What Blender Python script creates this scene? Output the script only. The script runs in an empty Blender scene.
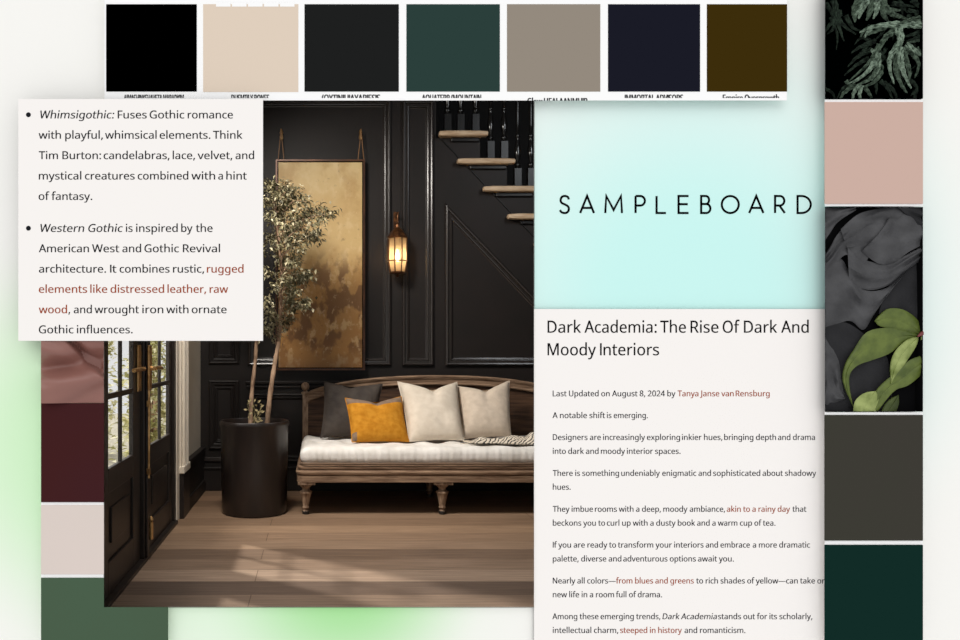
import bpy, bmesh, math, random
from math import pi, sin, cos, sqrt, exp
from mathutils import Vector, noise

random.seed(7)
S = bpy.context.scene
COL = S.collection
F, VX, VY, EYE = 830.0, 320.0, 347.0, 1.08      # focal length in px, level point of the view, eye height


def X(px, d): return (px - VX) * d / F
def Z(py, d): return EYE - (py - VY) * d / F
def P(px, py, d): return Vector((X(px, d), d, Z(py, d)))


def lin(c):
    c = c / 255.0
    return c / 12.92 if c <= 0.04045 else ((c + 0.055) / 1.055) ** 2.4


def rgb(t): return (lin(t[0]), lin(t[1]), lin(t[2]), 1.0)


# ------------------------------------------------------------------ materials
def newmat(name):
    m = bpy.data.materials.new(name); m.use_nodes = True
    nt = m.node_tree; b = nt.nodes['Principled BSDF']
    return m, nt, b


def N(nt, kind, **kw):
    n = nt.nodes.new(kind)
    for k, v in kw.items():
        if k.startswith('i_'): n.inputs[k[2:].replace('_', ' ')].default_value = v
        else: setattr(n, k, v)
    return n


def ramp(nt, stops, interp='LINEAR'):
    r = nt.nodes.new('ShaderNodeValToRGB'); cr = r.color_ramp; cr.interpolation = interp
    cr.elements[0].position = stops[0][0]; cr.elements[0].color = stops[0][1]
    cr.elements[1].position = stops[1][0]; cr.elements[1].color = stops[1][1]
    for p, c in stops[2:]:
        e = cr.elements.new(p); e.color = c
    return r


def mat(name, c, rough=0.6, spec=0.5, metal=0.0, c2=None, scale=6.0, stretch=(1, 1, 1), bump=0.0, bscale=None, detail=4.0, lo=0.35, hi=0.65):
    """a plain or two-tone surface; the second colour comes from a stretched noise"""
    m, nt, b = newmat(name)
    b.inputs['Base Color'].default_value = rgb(c)
    b.inputs['Roughness'].default_value = rough
    b.inputs['Specular IOR Level'].default_value = spec
    b.inputs['Metallic'].default_value = metal
    tc = N(nt, 'ShaderNodeTexCoord')
    mp = N(nt, 'ShaderNodeMapping'); mp.inputs['Scale'].default_value = stretch
    nt.links.new(tc.outputs['Object'], mp.inputs['Vector'])
    if c2:
        no = N(nt, 'ShaderNodeTexNoise', i_Scale=scale, i_Detail=detail)
        nt.links.new(mp.outputs['Vector'], no.inputs['Vector'])
        r = ramp(nt, [(lo, rgb(c)), (hi, rgb(c2))])
        nt.links.new(no.outputs['Fac'], r.inputs['Fac'])
        nt.links.new(r.outputs['Color'], b.inputs['Base Color'])
    if bump:
        no = N(nt, 'ShaderNodeTexNoise', i_Scale=bscale or scale * 4, i_Detail=3.0)
        nt.links.new(mp.outputs['Vector'], no.inputs['Vector'])
        bp = N(nt, 'ShaderNodeBump', i_Strength=bump, i_Distance=0.01)
        nt.links.new(no.outputs['Fac'], bp.inputs['Height'])
        nt.links.new(bp.outputs['Normal'], b.inputs['Normal'])
    return m


def card(name, c): return mat(name, c, 0.95, 0.0)


def emis(name, c, s):
    m, nt, b = newmat(name)
    b.inputs['Base Color'].default_value = rgb(c)
    b.inputs['Emission Color'].default_value = rgb(c)
    b.inputs['Emission Strength'].default_value = s
    return m


# ------------------------------------------------------------------ mesh building
class MB:
    def __init__(s): s.v = []; s.f = []; s.m = []

    def add(s, vs, fs, mi=0):
        b = len(s.v); s.v += [Vector(v) for v in vs]
        for f in fs: s.f.append(tuple(b + i for i in f)); s.m.append(mi)

    def box(s, x0, x1, y0, y1, z0, z1, mi=0):
        if x0 > x1: x0, x1 = x1, x0
        if y0 > y1: y0, y1 = y1, y0
        if z0 > z1: z0, z1 = z1, z0
        s.add([(x0, y0, z0), (x1, y0, z0), (x1, y1, z0), (x0, y1, z0), (x0, y0, z1), (x1, y0, z1), (x1, y1, z1), (x0, y1, z1)],
              [(3, 2, 1, 0), (4, 5, 6, 7), (0, 1, 5, 4), (1, 2, 6, 5), (2, 3, 7, 6), (3, 0, 4, 7)], mi)

    def grid(s, fn, nu, nv, wrap=False, mi=0):
        b = len(s.v); W = nu if wrap else nu + 1
        for j in range(nv + 1):
            for i in range(W): s.v.append(Vector(fn(i / nu, j / nv)))
        for j in range(nv):
            for i in range(nu):
                i2 = (i + 1) % W if wrap else i + 1
                s.f.append((b + j * W + i, b + j * W + i2, b + (j + 1) * W + i2, b + (j + 1) * W + i))
                s.m.append(mi(i / nu, j / nv) if callable(mi) else mi)

    def tube(s, pts, rad, n=8, caps=True, flat=1.0):
        pts = [Vector(p) for p in pts]
        if not hasattr(rad, '__len__'): rad = [rad] * len(pts)
        b = len(s.v); up = None
        for k, p in enumerate(pts):
            d = (pts[min(k + 1, len(pts) - 1)] - pts[max(k - 1, 0)]).normalized()
            if up is None: up = Vector((0, 1, 0)) if abs(d.y) < .9 else Vector((1, 0, 0))
            a = d.cross(up).normalized(); c = a.cross(d).normalized(); up = c
            for i in range(n):
                t = 2 * pi * i / n
                s.v.append(p + a * cos(t) * rad[k] + c * sin(t) * rad[k] * flat)
        for k in range(len(pts) - 1):
            for i in range(n):
                j = (i + 1) % n
                s.f.append((b + k * n + i, b + k * n + j, b + (k + 1) * n + j, b + (k + 1) * n + i)); s.m.append(0)
        if caps:
            s.f.append(tuple(b + i for i in range(n))[::-1]); s.m.append(0)
            e = b + (len(pts) - 1) * n
            s.f.append(tuple(e + i for i in range(n))); s.m.append(0)

    def lathe(s, cx, cy, prof, n=24, mi=0, sx=1.0, sy=1.0):
        b = len(s.v)
        for r, z in prof:
            for i in range(n):
                t = 2 * pi * i / n; s.v.append(Vector((cx + r * cos(t) * sx, cy + r * sin(t) * sy, z)))
        for k in range(len(prof) - 1):
            for i in range(n):
                j = (i + 1) % n
                s.f.append((b + k * n + i, b + k * n + j, b + (k + 1) * n + j, b + (k + 1) * n + i)); s.m.append(mi)
        s.f.append(tuple(b + i for i in range(n))[::-1]); s.m.append(mi)
        e = b + (len(prof) - 1) * n
        s.f.append(tuple(e + i for i in range(n))); s.m.append(mi)

    def rbox(s, lo, hi, r, n=12, disp=None, nx=None):
        lo = Vector(lo); hi = Vector(hi); c = (lo + hi) / 2; h = (hi - lo) / 2
        def m(p):
            q = Vector([max(-h[k] + r, min(h[k] - r, p[k])) for k in range(3)])
            d = p - q
            if d.length > 1e-9: q = q + d.normalized() * r
            w = c + q
            return disp(w, q) if disp else w
        for ax in range(3):
            for sg in (-1, 1):
                u, v = (ax + 1) % 3, (ax + 2) % 3
                nu = nx if (nx and u == 0) else n; nv = nx if (nx and v == 0) else n
                def fn(a, b_, ax=ax, sg=sg, u=u, v=v):
                    if sg < 0: a = 1 - a
                    # denser near the edges
                    ea = -cos(pi * a); eb = -cos(pi * b_)
                    a2 = (ea + (2 * a - 1) * 2) / 3; b2 = (eb + (2 * b_ - 1) * 2) / 3
                    p = Vector((0, 0, 0)); p[ax] = sg * h[ax]; p[u] = a2 * h[u]; p[v] = b2 * h[v]
                    return m(p)
                s.grid(fn, nu, nv)

    def prism(s, pts, y0, y1, mi=0):
        """outline in x,z pushed from y0 (front) to y1"""
        n = len(pts)
        vs = [(x, y0, z) for x, z in pts] + [(x, y1, z) for x, z in pts]
        fs = [tuple(range(n)), tuple(range(2 * n - 1, n - 1, -1))] + [(i, n + i, n + (i + 1) % n, (i + 1) % n) for i in range(n)]
        s.add(vs, fs, mi)

    def build(s, name, mats, parent=None, smooth=False, clip=None, weld=False, bevel=0.0):
        me = bpy.data.meshes.new(name)
        off = OFF.get(parent.name, Vector((0, 0, 0))) if parent else Vector((0, 0, 0))
        me.from_pydata([v - off for v in s.v], [], s.f)
        if not isinstance(mats, (list, tuple)): mats = [mats]
        for m in mats: me.materials.append(m)
        for p, i in zip(me.polygons, s.m): p.material_index = i; p.use_smooth = smooth
        bm = bmesh.new(); bm.from_mesh(me)
        if weld: bmesh.ops.remove_doubles(bm, verts=bm.verts, dist=1e-5)
        if clip:
            for co, no in clip:
                g = bm.verts[:] + bm.edges[:] + bm.faces[:]
                bmesh.ops.bisect_plane(bm, geom=g, plane_co=Vector(co) - off, plane_no=no, clear_outer=True)
        bmesh.ops.recalc_face_normals(bm, faces=bm.faces)
        if smooth:
            for e in bm.edges:
                if len(e.link_faces) == 2 and e.calc_face_angle(0) > .75: e.smooth = False
        bm.to_mesh(me); bm.free()
        o = bpy.data.objects.new(name, me); COL.objects.link(o)
        if parent: o.parent = parent; OFF[o.name] = off
        if bevel:
            bv = o.modifiers.new('bevel', 'BEVEL'); bv.width = bevel; bv.segments = 2; bv.limit_method = 'ANGLE'
        return o


OFF = {}


def thing(name, label, cat, loc, group=None):
    o = bpy.data.objects.new(name, None); o.location = loc; o.empty_display_size = 0.1; COL.objects.link(o)
    o['label'] = label; o['category'] = cat
    if group: o['group'] = group
    OFF[o.name] = Vector(loc)
    return o


def tag(o, label, cat, group=None):
    o['label'] = label; o['category'] = cat
    if group: o['group'] = group
    return o


def struct(o): o['kind'] = 'structure'; return o


def smooth_path(pts, k=6):
    pts = [Vector(p) for p in pts]; out = []
    for i in range(len(pts) - 1):
        p0 = pts[max(i - 1, 0)]; p1 = pts[i]; p2 = pts[i + 1]; p3 = pts[min(i + 2, len(pts) - 1)]
        for j in range(k):
            t = j / k
            out.append(0.5 * ((2 * p1) + (p2 - p0) * t + (2 * p0 - 5 * p1 + 4 * p2 - p3) * t * t + (3 * p1 - p0 - 3 * p2 + p3) * t ** 3))
    out.append(pts[-1]); return out


def along(path, t):
    f = t * (len(path) - 1); i = min(int(f), len(path) - 2); return path[i].lerp(path[i + 1], f - i)


# ------------------------------------------------------------------ lettering
GLYPH = {
    ',': (215,[[154,84,136,23,111,-42,85,-103,33,-103,49,-38,63,31,73,93,148,93]]),
    '.': (215,[[58,43,61,69,72,85,88,94,107,97,126,94,142,85,153,69,157,43,153,18,142,2,126,-8,107,-11,88,-8,72,2,61,18]]),
    '0': (459,[[419,287,409,163,395,112,376,70,349,37,316,12,276,-3,229,-8,170,1,122,27,86,70,60,129,44,201,39,287,44,373,58,446,83,504,119,547,167,573,229,581,287,573,335,547,372,504,399,446,414,373],[110,287,113,215,121,156,137,111,159,78,190,59,229,52,268,59,298,78,320,110,336,156,345,215,348,287,345,359,336,417,320,463,298,495,268,515,229,521,190,515,159,495,137,463,121,417,113,359]]),
    '2': (459,[[417,0,38,0,38,59,188,210,261,287,306,353,318,387,322,424,315,466,294,496,261,514,221,520,181,517,147,506,83,466,45,513,94,548,153,572,221,581,270,576,313,562,347,540,372,510,388,472,394,428,389,385,375,344,353,305,324,267,247,185,128,67,128,64,417,64]]),
    '4': (459,[[443,130,359,130,359,0,291,0,291,130,17,130,17,190,286,576,359,576,359,193,443,193],[291,374,291,412,293,444,294,474,295,500,292,500,276,468,257,438,86,193,291,193]]),
    '8': (459,[[229,581,276,577,318,565,352,546,378,519,395,485,400,443,396,411,385,383,346,338,291,303,355,265,381,242,401,216,414,185,419,148,413,104,395,65,367,34,330,11,284,-3,231,-8,174,-3,126,10,89,33,61,63,45,101,39,146,43,183,56,214,75,241,99,264,158,299,107,336,71,383,61,411,58,444,63,485,80,518,107,545,141,565,182,577],[108,145,116,107,138,76,176,55,229,48,281,55,319,76,342,108,350,148,346,174,335,197,293,235,229,265,217,270,157,237,121,197,111,173],[228,524,188,518,155,502,134,476,127,441,130,414,141,391,179,357,232,330,282,357,317,392,327,414,330,441,323,476,302,502,270,518]]),
    ':': (215,[[58,43,61,69,72,85,88,94,107,97,126,94,142,85,153,69,157,43,153,18,142,2,126,-8,107,-11,88,-8,72,2,61,18],[58,387,61,412,72,429,88,438,107,441,126,438,142,429,153,412,157,387,153,362,142,345,126,335,107,332,88,335,72,345,61,362]]),
    '(': (241,[[32,220,35,285,45,348,60,409,83,468,113,522,150,573,217,573,167,493,132,407,111,315,103,221,107,159,116,98,132,38,154,-20,182,-75,216,-127,150,-127,113,-77,83,-24,60,34,45,94,35,156]]),
    ')': (241,[[209,220,205,156,196,94,180,34,158,-24,128,-77,91,-127,25,-127,59,-75,87,-20,108,38,124,98,134,159,137,221,134,283,124,346,108,406,87,465,59,521,24,573,91,573,128,522,158,468,180,409,196,348,205,285]]),
    'A': (512,[[437,0,368,177,141,177,73,0,0,0,224,575,289,575,512,0],[282,415,274,438,263,473,255,500,247,468,238,438,230,415,165,241,346,241]]),
    'B': (521,[[241,573,336,565,404,541,428,522,445,497,455,467,459,431,456,399,446,371,431,347,409,328,382,313,350,304,350,300,415,279,441,261,461,236,474,203,478,163,472,115,454,74,425,42,385,19,337,5,279,0,78,0,78,573],[256,329,318,335,357,352,377,382,384,423,376,463,351,490,308,506,245,511,150,511,150,329],[150,269,150,61,265,61,330,68,371,91,394,125,401,168,398,197,388,221,370,241,344,256,307,266,260,269]]),
    'C': (507,[[323,517,280,513,241,502,206,482,178,456,155,423,139,383,129,337,125,286,131,220,147,164,175,117,213,83,262,62,322,55,394,62,460,78,460,15,393,-2,312,-8,232,1,166,28,115,72,78,131,56,203,49,287,53,349,67,406,89,456,120,499,159,534,206,559,261,575,324,581,409,572,482,547,453,486,394,508]]),
    'D': (585,[[536,292,528,203,501,131,457,74,399,33,325,8,237,0,78,0,78,573,254,573,335,565,404,540,460,501,502,446,528,377],[460,289,454,359,435,415,404,457,361,487,308,505,244,511,150,511,150,62,228,62,282,65,329,76,369,94,402,119,428,151,446,190,457,236]]),
    'E': (446,[[398,0,78,0,78,573,398,573,398,509,150,509,150,330,383,330,383,268,150,268,150,63,398,63]]),
    'F': (416,[[150,0,78,0,78,573,398,573,398,509,150,509,150,306,383,306,383,243,150,243]]),
    'G': (584,[[326,302,524,302,524,22,431,-1,323,-8,241,1,173,28,120,71,81,130,57,202,49,286,58,370,84,442,127,500,186,544,259,571,346,581,437,572,516,547,489,484,421,508,342,517,278,510,225,489,181,455,150,409,131,353,124,286,130,222,146,166,175,119,216,84,270,62,340,55,404,59,452,68,452,238,326,238]]),
    'H': (594,[[516,0,443,0,443,267,150,267,150,0,78,0,78,573,150,573,150,330,443,330,443,573,516,573]]),
    'I': (150,[[39,0,111,0,111,573,39,573]]),
    'J': (219,[[-3,-152,-37,-150,-63,-142,-63,-81,-35,-87,-5,-89,33,-81,50,-70,63,-53,71,-29,74,3,74,573,146,573,146,9,141,-42,128,-82,105,-113,75,-135,39,-148]]),
    'K': (496,[[496,0,411,0,209,273,150,222,150,0,78,0,78,573,150,573,150,290,199,345,249,399,403,573,488,573,261,323]]),
    'L': (420,[[78,0,78,573,150,573,150,64,400,64,400,0]]),
    'M': (727,[[330,0,142,502,139,502,142,461,144,407,144,347,144,0,78,0,78,573,184,573,361,103,364,103,544,573,650,573,650,0,578,0,578,352,579,408,581,460,584,501,581,501,390,0]]),
    'N': (609,[[532,0,447,0,141,476,138,476,141,432,143,378,144,320,144,0,78,0,78,573,161,573,467,99,470,99,468,137,466,193,464,249,464,573,532,573]]),
    'O': (626,[[577,287,573,224,561,166,540,116,510,73,473,38,428,13,375,-3,314,-8,251,-3,196,13,151,39,114,73,85,116,65,167,53,224,49,288,56,370,78,442,114,500,166,545,232,572,314,581,393,572,459,545,510,501,547,442,570,370],[125,287,130,220,145,163,171,117,207,83,255,62,314,55,373,62,420,83,456,117,481,163,496,220,501,287,490,384,456,457,431,484,398,503,360,514,314,518,255,511,207,490,171,457,145,411,130,354]]),
    'P': (485,[[229,573,326,562,393,528,415,504,431,475,441,442,444,404,433,336,417,306,395,278,364,255,324,238,275,227,216,223,150,223,150,0,78,0,78,573],[223,511,150,511,150,285,208,285,258,288,298,296,330,311,352,334,365,363,370,401,361,449,334,484,289,504]]),
    'Q': (626,[[577,287,573,221,559,160,535,108,503,64,461,30,411,6,548,-136,444,-136,334,-7,324,-8,314,-8,251,-3,196,13,151,39,114,73,85,116,65,167,53,224,49,288,56,370,78,442,114,500,166,545,232,572,314,581,393,572,459,545,510,501,547,442,570,370],[125,287,130,220,145,163,171,117,207,83,255,62,314,55,373,62,420,83,456,117,481,163,496,220,501,287,490,384,456,457,431,484,398,503,360,514,314,518,255,511,207,490,171,457,145,411,130,354]]),
    'R': (499,[[236,573,301,568,353,555,393,532,422,500,439,460,444,410,440,368,427,334,408,306,385,285,330,257,487,0,403,0,264,237,150,237,150,0,78,0,78,573],[232,510,150,510,150,298,236,298,296,304,338,325,362,359,370,407,366,440,355,467,336,486,310,500,275,507]]),
    'S': (440,[[403,153,396,106,378,66,348,35,307,11,257,-3,198,-8,137,-5,83,4,41,19,41,88,113,65,201,55,240,57,273,66,298,79,316,98,327,120,330,147,327,173,318,194,302,213,277,230,196,265,131,294,85,330,57,375,48,435,54,477,71,513,99,542,136,563,180,576,231,581,318,572,389,549,366,487,302,508,229,517,196,515,169,507,148,494,133,478,124,457,121,434,124,407,133,386,149,367,172,351,246,318,332,279,362,255,385,228,398,194]]),
    'T': (446,[[259,0,187,0,187,509,8,509,8,573,437,573,437,509,259,509]]),
    'U': (586,[[513,202,507,146,489,95,459,52,416,20,360,-1,290,-8,240,-4,196,7,159,25,128,50,104,82,86,118,76,158,72,204,72,573,144,573,144,201,154,139,182,93,228,64,294,55,342,59,379,73,407,96,427,126,438,161,442,202,442,573,513,573]]),
    'V': (481,[[481,573,277,0,204,0,0,573,75,573,204,205,220,160,231,119,241,80,250,119,262,161,277,207,405,573]]),
    'W': (746,[[735,573,583,0,510,0,399,375,389,410,380,443,373,471,370,488,367,471,361,443,352,409,342,373,234,0,161,0,10,573,85,573,174,223,183,186,190,151,196,118,201,87,206,119,213,154,222,191,232,227,333,573,407,573,512,225,523,187,532,151,538,117,544,87,550,129,560,175,572,224,660,573]]),
    'Y': (454,[[227,291,376,573,454,573,263,222,263,0,191,0,191,219,0,573,79,573]]),
    'a': (450,[[231,437,299,428,347,403,376,358,385,293,385,0,334,0,320,61,317,61,279,22,234,-1,172,-8,136,-5,103,6,75,23,55,48,41,80,37,119,50,176,87,219,152,245,243,257,316,259,316,285,310,330,293,359,265,375,227,380,163,370,106,347,84,400,151,426],[252,208,184,200,141,182,118,155,110,119,115,87,132,66,157,53,188,49,238,56,279,79,306,117,315,172,315,210]]),
    'b': (493,[[139,461,138,410,135,373,139,373,161,398,189,419,226,432,272,437,310,434,344,423,374,406,401,381,422,350,437,312,446,267,449,215,444,147,427,91,400,48,365,17,322,-2,272,-8,226,-3,189,10,161,31,139,55,133,55,119,0,68,0,68,609,139,609],[260,379,219,374,188,361,165,339,150,308,142,268,139,217,139,214,145,144,165,93,202,61,261,51,312,61,348,93,369,145,376,216,369,287,348,338,311,368]]),
    'c': (385,[[241,-8,187,-2,139,15,99,45,69,87,50,143,44,213,51,284,71,342,102,385,142,415,191,432,245,438,309,431,358,415,337,356,292,370,244,376,204,371,172,358,148,335,131,303,120,263,117,213,120,166,131,126,148,94,172,71,202,58,240,53,302,60,351,78,351,15,304,-2]]),
    'd': (493,[[221,-8,182,-5,148,6,118,23,92,48,71,79,56,117,47,162,44,214,47,266,56,311,71,350,93,381,119,406,149,424,183,434,221,438,280,429,323,407,354,374,359,374,356,405,354,438,354,609,425,609,425,0,368,0,358,58,354,58,323,24,279,1],[232,51,290,60,328,88,348,135,355,200,355,213,349,284,329,336,291,369,231,379,181,368,146,334,124,281,117,213,124,144,146,93,181,61]]),
    'e': (452,[[234,438,286,432,329,414,364,385,390,346,406,299,411,244,411,201,117,201,127,137,154,90,197,62,254,52,327,60,392,82,392,20,327,-1,251,-8,194,-2,143,17,101,48,70,91,51,146,44,212,50,277,68,333,96,378,134,411,181,431],[233,380,188,372,154,348,130,309,119,257,338,257,335,292,326,322,312,346,292,364,266,376]]),
    'f': (276,[[266,375,158,375,158,0,87,0,87,375,12,375,12,408,87,432,87,457,92,507,104,547,124,577,152,597,186,609,227,613,274,609,310,599,292,544,262,552,228,556,197,550,175,532,162,502,158,458,158,430,266,430]]),
    'g': (493,[[221,438,261,434,297,422,329,402,355,373,359,373,369,430,425,430,425,-7,420,-63,404,-109,378,-146,341,-172,293,-187,233,-192,147,-186,78,-165,78,-100,149,-125,237,-134,286,-126,324,-101,347,-63,355,-13,355,4,356,32,358,57,354,57,329,28,299,8,263,-4,221,-8,182,-4,147,7,117,25,91,51,56,121,44,214,56,306,91,377,117,404,147,423,181,434],[230,379,197,374,169,359,147,336,130,303,120,262,117,213,124,143,146,92,182,60,232,50,288,58,309,69,326,85,349,131,356,197,356,214,353,267,343,309,326,340,302,362,270,374]]),
    'h': (496,[[139,431,138,399,135,370,140,370,174,407,221,429,273,437,321,433,360,421,391,400,413,370,426,330,431,280,431,0,361,0,361,275,355,321,338,353,308,372,265,379,222,374,189,360,166,338,150,308,142,269,139,222,139,0,68,0,68,609,139,609]]),
    'i': (207,[[139,430,139,0,68,0,68,430],[104,591,133,580,142,566,145,546,142,526,133,512,104,501,88,504,75,512,66,526,63,546,66,566,75,580,88,588]]),
    'j': (207,[[18,-192,-18,-190,-44,-183,-44,-126,-19,-132,9,-134,32,-130,51,-120,64,-100,68,-67,68,430,139,430,139,-64,136,-101,126,-133,110,-159,87,-177,56,-189],[63,546,66,566,75,580,88,588,104,591,133,580,142,566,145,546,142,526,133,512,104,501,88,504,75,512,66,526]]),
    'k': (428,[[138,291,137,257,135,221,138,221,152,240,172,264,189,285,326,430,409,430,235,246,421,0,336,0,187,200,138,158,138,0,68,0,68,609,138,609]]),
    'l': (207,[[139,0,68,0,68,609,139,609]]),
    'm': (750,[[540,438,603,429,649,401,676,352,685,280,685,0,615,0,615,277,610,321,594,353,567,372,528,379,474,369,438,342,418,298,411,237,411,0,342,0,342,277,332,333,320,353,303,367,281,376,253,379,215,374,185,360,164,338,150,308,141,269,139,223,139,0,68,0,68,430,125,430,136,371,140,371,173,409,217,431,266,438,312,433,349,420,378,398,398,366,402,366,427,398,461,420,499,433]]),
    'n': (496,[[275,438,343,429,391,401,421,352,431,280,431,0,361,0,361,275,355,321,338,353,308,372,265,379,204,368,166,338,146,289,139,223,139,0,68,0,68,430,125,430,136,371,140,371,175,409,222,431]]),
    'o': (485,[[442,216,438,165,428,121,411,82,388,51,359,25,324,7,285,-4,241,-8,200,-4,163,7,129,25,100,51,77,82,59,121,48,165,44,216,50,282,68,336,97,380,137,412,186,431,244,438,299,431,347,412,387,380,417,336,436,282],[117,216,120,169,130,128,147,95,172,71,203,56,243,51,282,56,314,71,339,95,356,128,366,169,369,216,365,263,355,303,338,335,314,359,282,374,242,379,185,368,147,335,124,284]]),
    'p': (493,[[273,438,310,434,344,424,374,407,401,383,422,351,437,313,446,268,449,216,444,148,427,93,401,49,365,17,322,-2,272,-8,213,1,170,24,139,55,134,55,137,20,139,-16,139,-192,68,-192,68,430,126,430,136,371,139,371,170,405,213,429],[260,379,221,374,190,362,167,342,152,313,142,275,139,229,139,216,142,167,150,126,165,93,188,70,220,55,261,51,297,56,326,72,348,98,364,131,373,171,376,217,369,283,348,334,311,367]]),
    'q': (493,[[354,-9,355,25,358,58,354,58,332,32,303,11,266,-3,219,-8,182,-5,148,6,119,23,93,48,71,79,56,117,47,162,44,214,50,282,67,338,93,381,129,413,172,432,221,438,267,433,304,419,333,397,355,371,358,371,369,430,425,430,425,-192,354,-192],[233,51,272,55,304,67,327,87,342,116,352,153,355,199,355,213,348,285,328,337,290,369,231,379,181,368,145,334,124,281,117,213,124,145,146,93,182,61]]),
    'r': (331,[[269,438,295,437,319,433,310,368,287,372,264,374,217,363,176,334,149,289,139,229,139,0,68,0,68,430,126,430,134,351,137,351,170,395,214,426,240,435]]),
    's': (384,[[348,119,343,80,327,49,302,24,268,6,226,-4,176,-8,99,-1,42,19,42,83,104,60,178,49,224,53,256,66,274,86,280,112,271,141,239,167,174,196,103,228,76,245,57,266,45,292,41,324,52,372,85,408,137,430,202,438,275,430,339,409,315,353,258,372,197,380,159,377,131,366,114,350,108,328,119,298,154,274,219,246,289,215,314,197,333,176,344,150]]),
    't': (289,[[212,50,245,53,272,59,272,5,240,-4,200,-8,167,-5,138,4,112,20,91,44,78,79,74,125,74,375,13,375,13,409,75,437,103,528,144,528,144,430,269,430,269,375,144,375,144,127,149,93,163,69,185,54]]),
    'u': (496,[[427,430,427,0,370,0,359,57,356,57,321,20,273,-1,220,-8,173,-4,134,8,103,29,81,59,68,99,63,148,63,430,135,430,135,153,141,108,158,76,188,57,230,51,273,55,306,69,330,91,345,121,354,160,357,206,357,430]]),
    'v': (407,[[163,0,0,430,75,430,167,176,180,137,193,96,201,63,204,63,214,96,227,138,241,176,332,430,407,430,244,0]]),
    'w': (630,[[346,243,336,276,328,308,321,335,316,357,313,357,308,335,302,307,294,275,284,242,207,1,127,1,9,431,82,431,141,201,153,154,163,109,169,73,172,73,178,97,185,128,193,160,201,188,277,431,354,431,428,188,440,149,451,109,457,74,460,74,466,108,477,153,489,201,549,431,621,431,502,1,419,1]]),
    'x': (424,[[170,220,22,430,102,430,213,268,322,430,402,430,253,220,410,0,330,0,213,172,94,0,14,0]]),
    'y': (409,[[1,430,76,430,169,185,184,144,196,105,205,68,209,68,224,121,245,186,333,430,409,430,224,-59,188,-130,165,-156,138,-176,106,-188,67,-192,34,-190,9,-186,9,-130,30,-133,56,-135,99,-126,130,-99,152,-59,174,-2]]),
    'z': (377,[[346,0,31,0,31,47,262,375,45,375,45,430,340,430,340,377,112,55,346,55]]),
    '—': (802,[[32,184,32,246,770,246,770,184]]),
}


def _raw(txt, thick=0.0):
    """flat filled outlines of a word"""
    cu = bpy.data.curves.new('t', 'CURVE'); cu.dimensions = '2D'; cu.fill_mode = 'BOTH'; cu.offset = thick
    x = 0.0
    for ch in txt:
        if ch == ' ': x += .185; continue
        adv, polys = GLYPH[ch]
        for p in polys:
            s = cu.splines.new('POLY'); s.points.add(len(p) // 2 - 1); s.use_cyclic_u = True
            for i in range(len(p) // 2): s.points[i].co = (x + p[2 * i] / 1000, p[2 * i + 1] / 1000, 0, 1)
        x += adv / 1000
    o = bpy.data.objects.new('t', cu); COL.objects.link(o)
    dg = bpy.context.evaluated_depsgraph_get(); dg.update()
    me = bpy.data.meshes.new_from_object(o.evaluated_get(dg))
    vs = [v.co.copy() for v in me.vertices]; fs = [tuple(p.vertices) for p in me.polygons]
    bpy.data.objects.remove(o); bpy.data.curves.remove(cu); bpy.data.meshes.remove(me)
    return vs, fs


_h, _x = .573, .430


def word(mb, txt, x0, x1, base, cap, y, italic=False, mi=0, thick=0.0, xr=0.70, heavy=0.0):
    """txt as flat ink between pixel columns x0 and x1 on the baseline row, on the sheet at distance y"""
    vs, fs = _raw(txt, thick)
    a = min(v.x for v in vs); b = max(v.x for v in vs); k = (x1 - x0) / (b - a)
    out = []
    for v in vs:
        h = v.y
        if h <= 0: h = h * cap / _h
        elif h <= _x: h = h / _x * cap * xr
        else: h = cap * xr + (h - _x) / (_h - _x) * cap * (1 - xr)
        px = x0 + (v.x - a) * k
        out.append((px, h))
    if italic:
        sh = [(p + h * 0.16, h) for p, h in out]
        m0 = min(p for p, _ in sh); m1 = max(p for p, _ in sh)
        out = [(x0 + (p - m0) * (x1 - x0) / (m1 - m0), h) for p, h in sh]
    for k_ in ((-1, 1) if heavy else (0,)):
        mb.add([P(p + k_ * heavy, base - h, y - .00002 * k_) for p, h in out], fs, mi)


# ------------------------------------------------------------------ cards on the board
D0 = 2.60


def plate(mb, x0, y0, x1, y1, d, t=0.003):
    a = P(x0, y0, d); b = P(x1, y1, d); mb.box(a.x, b.x, d, d + t, b.z, a.z); mb.m[-2] = 1      # back face takes the second material


def spacers(root, pts, d, m, back=.003):
    for px, py in pts:
        s = MB(); p = P(px, py, d); s.box(p.x - .02, p.x + .02, d + back, D0 + .001, p.z - .02, p.z + .02)
        s.build('foam_mount', m, root)


M_white = card('white_board', (252, 252, 252))
M_paper = card('warm_white_paper', (248, 244, 241))
M_back = card('shadow_card_back', (40, 40, 40))  # unseen backs made dark to deepen the shadows round the text cards
M_spacer = card('spacer_foam', (90, 90, 90))
M_ink = card('dark_grey_ink', (30, 32, 36))
M_inkb = card('body_grey_ink', (40, 40, 46))
M_black = card('black_ink', (8, 8, 10))
M_red = card('rust_ink', (158, 70, 38))

# the board: a pale wall with one green and one aqua wash of colour printed on it, and a window cut through to the hall
m, nt, b = newmat('board_colour_wash')
b.inputs['Roughness'].default_value = 0.95; b.inputs['Specular IOR Level'].default_value = 0.0
geo = N(nt, 'ShaderNodeTexCoord')


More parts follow.
